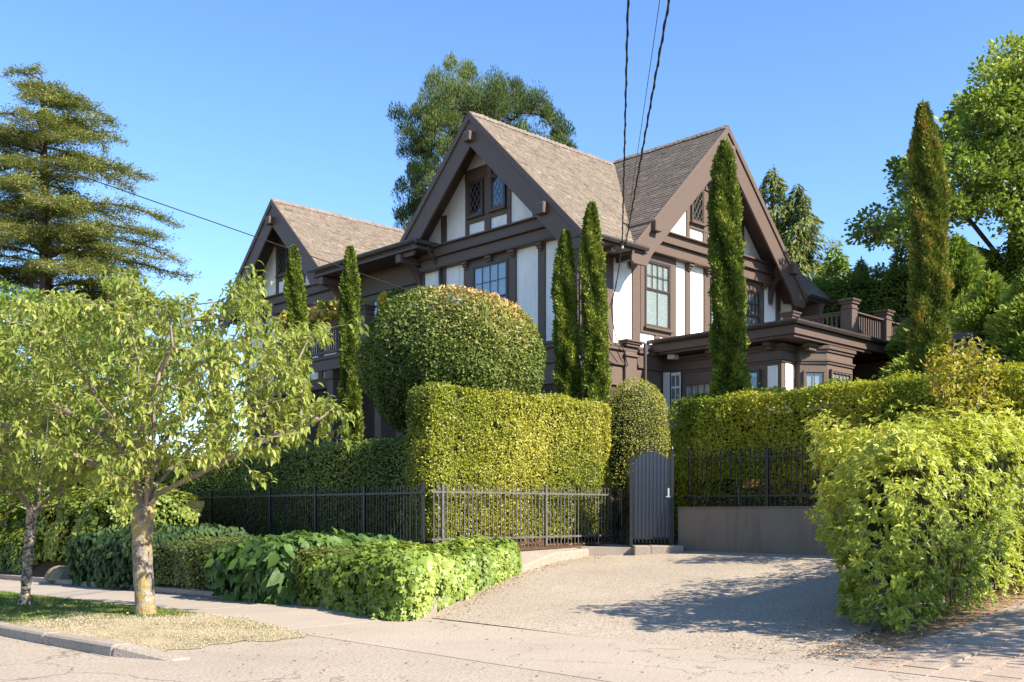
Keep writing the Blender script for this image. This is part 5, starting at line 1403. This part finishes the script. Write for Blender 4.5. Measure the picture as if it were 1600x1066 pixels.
part(T, 'branches', lm, M['bark'])
P = np.concatenate(PP); L = np.concatenate(LL); add_leaves(T, 'foliage', leaf_arrays(P, np.concatenate(DD), np.concatenate(NN), L, L*.34, .2), np.concatenate(TT), M['lf_cedar'])

def clump_tree(T, ends_pts, ups, per, rad, nl, wd, mat, trunkmat, upb=.5, mid=.45, amp=.25, flat=1.0, tf=.5):
    n = len(ends_pts)*per; c = np.repeat(np.array(ends_pts), per, 0); rr = np.repeat(rad*(.6+.8*rnd(len(ends_pts))), per)
    d = randdir(n); d[:, 2] = np.abs(d[:, 2])*.9 - .25*rnd(n); d = unit(d)
    P = c + d*(rr*(.25+.75*rnd(n)**.6))[:, None]*np.array([1, 1, flat])
    D = unit(d + .5*randdir(n) + np.array([0, 0, upb])); N = unit(d+.9*randdir(n)); L = nl*(.6+.8*rnd(n))
    t = mid + amp*clump(P, tf, 3) + np.repeat(.22*(rnd(len(ends_pts))-.5), per) + .28*(rnd(n)-.5)
    add_leaves(T, 'foliage', leaf_arrays(P, D, N, L, L*wd, .2), t, mat)
# dark pine behind the ridge
YP = 52.
T = thing('pine_tree', 'broad dark clumpy pine rising behind the central gable', 'tree', pix(735, 830, YP))
pp = [pix(742, v, YP) for v in (850, 600, 400, 260, 200, 160)]
tree_trunk(T, pp, [.6, .5, .42, .3, .18, .06], M['bark'])
poly = [(707, 94), (728, 100), (736, 118), (752, 112), (768, 128), (774, 115), (788, 122), (800, 142), (812, 128), (826, 150), (836, 150), (862, 165), (876, 185), (888, 200), (903, 215), (906, 232), (900, 300), (840, 420), (600, 420), (606, 360), (618, 330), (612, 300), (640, 270), (625, 225), (612, 215), (614, 176), (636, 182), (646, 168), (672, 172), (664, 150), (668, 122), (686, 118), (690, 100)]
tg = crown_targets([(735+(u-735)*.965, 100+(v-93)*.985) for u, v in poly], 470, YP, 4.0)
nodes, par, wt, ends = grow([[pp[1], pp[2], pp[3], pp[4], pp[5]]], tg, 1.2, .12, .1, .2)
part(T, 'branches', limbs_mesh(nodes, par, wt, .02, .45, .3, 4), M['bark'])
clump_tree(T, [tuple(nodes[e]) for e in ends], None, 400, .47, .16, .20, M['lf_pine'], None, 1.2, .40, .30, 1.7, .6)
# western red cedars on the right
def cone_tree(name, label, u, vt, vb, Y, rb, n, mat, droop=.6, mid=.45, sp=.34, wdt=.3, fill=.5, tiers=16, name2='tree'):
    T = thing(name, label, name2, pix(u, 830, Y)); x, y, zt = pix(u, vt, Y); zb = pix(u, vb, Y)[2]; h = zt-zb
    part(T, 'trunk', MB().tube([(x, y, min(zb, 3)-.5), (x, y, zb+h*.5), (x, y, zt-.4)], [.3, .18, .03], 7), M['bark'])
    v = rnd(n)**.62; th = 2*np.pi*rnd(n)
    az = np.round(th/(2*np.pi)*9)/9*2*np.pi
    lob = .72 + .30*np.sin(th*4+v*tiers*1.3) + .22*np.sin(v*tiers*2*np.pi*.5+th*2) + .12*np.sin(v*50+th*7)
    rr = rb*(v**.85)*np.clip(lob, .3, 1.35)*(1-.75*rnd(n)**2.2*fill)
    P = np.stack([x+rr*np.cos(th), y+rr*np.sin(th), zt - v*h + .12*rr - .16*rr*rr/rb + .25*rng.normal(size=n)*sp], 1)
    out = np.stack([np.cos(th), np.sin(th), np.zeros(n)], 1)
    D = unit(out*.8 + np.array([0, 0, -droop]) + .5*randdir(n)); N = unit(out+np.array([0, 0, .5])+.7*randdir(n)); L = sp*(.5+.9*rnd(n))
    t = mid + .25*(lob-.75) + .22*clump(P, 1.1, u) + .3*(rnd(n)-.5)
    add_leaves(T, 'foliage', leaf_arrays(P, D, N, L, L*wdt, .2), t, mat); return T
cone_tree('conifer_tree', 'tallest drooping conifer beside the sunlit gable', 1206, 262, 600, 56, 4.6, 15000, M['lf_hem'], .8)
cone_tree('conifer_tree', 'middle drooping conifer on the right of the sunlit gable', 1246, 286, 600, 55, 4.2, 15000, M['lf_hem'], .8)
cone_tree('conifer_tree', 'short drooping conifer at the right end of the far conifers', 1306, 386, 600, 50, 3.0, 9000, M['lf_ley'], .5)
# tall far clipped hedge
hedge('tall_far_hedge', 'very tall dark clipped hedge with bright top behind the roof deck', 'hedge', (14.3, 16.3, -7.5, 2.2, 3.0, 10.75), 36000, M['lf_ley'], .17, r=.3, depth=.35, lump=.2, asp=.4, core=.4, mid=.34, amp=.25, up=.3, tf=.8, skip=('s+',))
for u, vt, vb, Y, rb, n, lab in ((1345, 408, 520, 41, .9, 2500, 'little conifer tip poking above the tall far hedge'), (1408, 376, 560, 40, 1.3, 3500, 'pointed conifer above the tall far hedge beside the rusty cypress'),
                                 (1496, 372, 640, 31, 2.6, 15000, 'feathery bright conifer right of the rust flecked cypress'), (1548, 430, 660, 26.5, 1.9, 12000, 'feathery conifer over the garage roof'), (1612, 420, 680, 25, 2.0, 13000, 'feathery conifer at the edge of the view above the shrub hedge')):
    cone_tree('feathery_conifer', lab, u, vt, vb, Y, rb, int(n*2.6), M['lf_ley'], -.35, .55, .18, .28, .6, 9, 'tree')
# maple on the right
YM = 36.
T = thing('maple_tree', 'tall open leafy maple filling the upper right with pale sky gaps', 'tree', pix(1600, 830, YM))
m0 = pix(1600, 640, YM)
lb = [[m0, pix(1592, 480, YM), pix(1580, 400, YM), pix(1582, 320, YM), pix(1590, 220, YM), pix(1600, 120, YM)],
      [pix(1592, 480, YM), pix(1560, 400, YM+.5), pix(1520, 350, YM+.6), pix(1480, 310, YM+.6), pix(1430, 300, YM+.5), pix(1400, 270, YM+.4)],
      [pix(1580, 400, YM), pix(1610, 330, YM-.5), pix(1640, 250, YM-.8), pix(1670, 160, YM-1)],
      [pix(1560, 400, YM+.5), pix(1500, 380, YM-.5), pix(1430, 365, YM-.7), pix(1365, 360, YM-.8)]]
poly = [(1573, 80), (1600, 70), (1720, 70), (1760, 300), (1700, 420), (1640, 420), (1600, 385), (1560, 350), (1520, 330), (1480, 350), (1465, 385), (1420, 385), (1372, 385), (1345, 368), (1352, 350), (1366, 335), (1380, 328), (1418, 308), (1408, 275), (1396, 262), (1378, 240), (1392, 238), (1412, 250), (1450, 240), (1462, 206), (1488, 208), (1496, 176), (1520, 150), (1538, 132), (1545, 104)]
tg = crown_targets(poly, 560, YM, 3.6, lambda u, v: .75 if u < 1470 else 1)
nodes, par, wt, ends = grow(lb, tg, .9, .15, .08)
part(T, 'branches', limbs_mesh(nodes, par, wt, .012, .48, .2, 5), M['bark'])
clump_tree(T, [tuple(nodes[e]) for e in ends], None, 105, .62, .155, .75, M['lf_maple'], None, -.2, .42, .25, .75, .7)
# trees closing the far left behind the street trees
for u, v, Y, r_, lab in ((-60, 560, 44, 5.5, 'distant round tree behind the slim street tree'), (150, 640, 52, 4.5, 'distant low tree seen under the great cedar'), (-10, 700, 30, 3.4, 'broad dark garden tree behind the slim street tree')):
    T = thing('garden_tree', lab, 'tree', pix(u, 820, Y)); c = pix(u, v, Y)
    tg = [tuple(np.array(c) + unit(rng.normal(size=(1, 3)))[0]*np.array([r_, r_, r_*.8])*random.uniform(.55, 1)) for _ in range(110)]
    b0 = (c[0], c[1], .5); nodes, par, wt, ends = grow([[b0, (c[0], c[1], c[2]-r_*.6), (c[0], c[1], c[2])]], tg, 1., .12, .1)
    part(T, 'branches', limbs_mesh(nodes, par, wt, .02, .45, .3, 4), M['bark'])
    clump_tree(T, [tuple(nodes[e]) for e in ends], None, 90, r_*.2, .24, .6, M['lf_maple'], None, 0, .35, .2, .8)
# tree beyond the lane whose shade falls over the pavers
T = thing('lane_tree', 'round leafy tree across the lane that shades the pavers', 'tree', ST(9.6, 9.4) + (.2,))
a = ST(9.6, 9.4); c = (a[0], a[1], 3.6)
tg = [tuple(np.array(c) + unit(rng.normal(size=(1, 3)))[0]*np.array([1.9, 1.9, 1.3])*random.uniform(.4, 1)) for _ in range(170)]
nodes, par, wt, ends = grow([[(c[0], c[1], 0), (c[0], c[1], 1.6), (c[0]+.1, c[1], 3.2)]], tg, .5, .12, .05)
part(T, 'branches', limbs_mesh(nodes, par, wt, .01, .45, .12, 5), M['bark'])
clump_tree(T, [tuple(nodes[e]) for e in ends], None, 42, .30, .12, .5, M['lf_maple'], None, 0)

# ================================================================== GRASS AND FALLEN LEAVES
def blades(name, n, fn, label, hgt=.05):
    T = []; P = []; 
    s = -17.4 + 2.5*rnd(n); t = -9.0 + 17*rnd(n)**1.5; ok = np.array([verge_in(a, b) for a, b in zip(s, t)]); s, t = s[ok], t[ok]
    z = np.array([zverge(a, b) for a, b in zip(s, t)]); P = np.stack([s, t, z], 1); m = len(P)
    g = np.clip(.5+.5*clump(P*np.array([1.6, 1.1, 0]), 1.0, 1.2) + (t+5.6)*.22, 0, 1)
    D = unit(np.array([0, 0, 1.]) + 1.1*randdir(m)); D[:, 2] = np.abs(D[:, 2]); N = randdir(m); L = hgt*(.4+.8*rnd(m))*(.55+.75*g)
    tint = np.clip(.86 - .72*(g > .52+.3*(rnd(m)-.5)) + .3*(rnd(m)-.5), 0, 1)
    me = quad_mesh(name, leaf_arrays(P, D, N, L, np.full(m, .010), .1), tint)
    return tag(place(name, me, M['grass'], None, (0, 0, 0), 'stuff'), label, 'grass')
blades('grass', 80000, None, 'short dry straw and green grass on the verge', .036)
def litter(name, n, pos, label, size=.035):
    P = np.array(pos); m = len(P); N = unit(np.array([0, 0, 1.]) + .45*randdir(m)); D = np.cross(N, randdir(m)); L = size*(.5+1.1*rnd(m))
    me = quad_mesh(name, leaf_arrays(P, D, N, L, L*.6, .2), rnd(m)); return tag(place(name, me, M['lf_fallen'], None, (0, 0, 0), 'stuff'), label, 'leaves')
pos = []
for i in range(7500):
    s = random.uniform(-12.2, 0); t = -14.35 - abs(random.gauss(0, .45)) if random.random() < .8 else random.gauss(-13.9, .5); pos.append((s, t, zdr(s)+.012+.03*(t < -14.1 and t > -14.95)+random.uniform(0, .02)))
for i in range(900):
    u = random.random(); s = -12.6+9*u; pos.append((s, dedge(s)-abs(random.gauss(0, .3)), zdr(max(s, -12.4))+.014))
for i in range(900): t = random.uniform(-8, 25); pos.append((-12.95-abs(random.gauss(0, .15)), t, zst(t)+.118))
for i in range(260): s = random.uniform(-19, -12.6); t = random.uniform(-17, -8.5); pos.append((s, t, zst(t)+.012))
for i in range(500): t = random.gauss(-5, 2.5); s = random.uniform(-17.3, -14.9); pos.append((s, t, zverge(s, t)+.03))
for i in range(120): t = random.uniform(-9, 12); pos.append((-17.75-abs(random.gauss(0, .08)), t, zst(t)+.01))
for i in range(700): s = random.uniform(-8.6, -3.4); pos.append((s, random.uniform(-4.3, -4.0), .85+random.uniform(0, .03)))
litter('fallen_leaves', 0, pos, 'dry brown leaf litter along the kerbs and hedge foot')

# ================================================================== OVERHEAD CABLES
def cable(name, label, pts, r, sag=0, twist=None, mat='wire', group=None):
    pts = [Vector(p) for p in pts]; n = 90; out = []
    for i in range(n+1):
        u = i/n*(len(pts)-1); k = min(len(pts)-2, int(u)); p = pts[k].lerp(pts[k+1], u-k)
        if k == 0 or len(pts) == 2: f = u if len(pts) > 2 else i/n; p = p - Vector((0, 0, 4*sag*f*(1-f) if f <= 1 else 0))
        out.append(p)
    c0 = tuple(out[0]); base = (c0[0], c0[1], c0[2]); mb = MB(); mb.tube(out, r, 6)
    if twist:
        q = []
        L_ = 0; fine = []
        for a, b in zip(out, out[1:]):
            k = max(1, int((b-a).length/.07))
            for j in range(k): fine.append(a.lerp(b, j/k))
        d = 0
        for i, p in enumerate(fine):
            ph = i*.07/twist*2*math.pi; rr = r*1.25; q.append(p + Vector((math.cos(ph)*rr, math.sin(ph)*rr*.3, math.sin(ph)*rr)))
        mb.tube(q, r*.8, 4)
    o = place(name, mb.mesh(name, base), M[mat], None, base); return tag(o, label, 'cable', group)
w0 = (.80, -.98, 9.42)
def wpt(X, Y, z): return ST(X, Y) + (z,)
cable('service_cable', 'left thick twisted cable from above down to the eave of the sunlit side', [wpt(-.5, -9, 10.6), wpt(1.83, 16.2, 9.60), w0], .016, .0, .9)
cable('service_cable', 'right thick twisted cable slanting down to the eave of the sunlit side', [wpt(.9, -9, 10.6), wpt(2.47, 16.2, 9.62), (.95, -.98, 9.40)], .017, .0, .85)
cable('service_cable', 'thin single wire between the two thick twisted cables', [wpt(.7, -9, 10.7), wpt(2.33, 16.2, 9.66), (.90, -.98, 9.46)], .006)
cable('drop_cable', 'loose looping cable hanging down the white panel below the eave', [w0, (.95, -.7, 8.6), (1.05, -.35, 7.7), (1.30, -.22, 7.2), (1.45, -.2, 6.85), (1.75, -.25, 6.5), (2.0, -.2, 6.05)], .014, 0, .4)
cable('drop_cable', 'second loose cable hanging against the brown post below the eave', [w0, (.85, -.7, 8.2), (.70, -.4, 7.2), (.75, -.25, 6.7), (1.2, -.28, 6.25), (1.5, -.22, 6.1)], .012, 0, .5)
cable('phone_wire', 'long thin black wire crossing from the upper left to the house', [wpt(-27, 3.0, 11.6), wpt(-9.98, 20, 8.70), (-.1, 1.33, 6.85)], .011)
T = thing('insulator', 'small pale insulator where the cables meet the eave', 'insulator', w0); part(T, 'body', MB().lathe((w0[0], w0[1], w0[2]-.16), [(.02, 0), (.045, .05), (.03, .10), (.045, .15), (.02, .2)], 8), M['blind'])
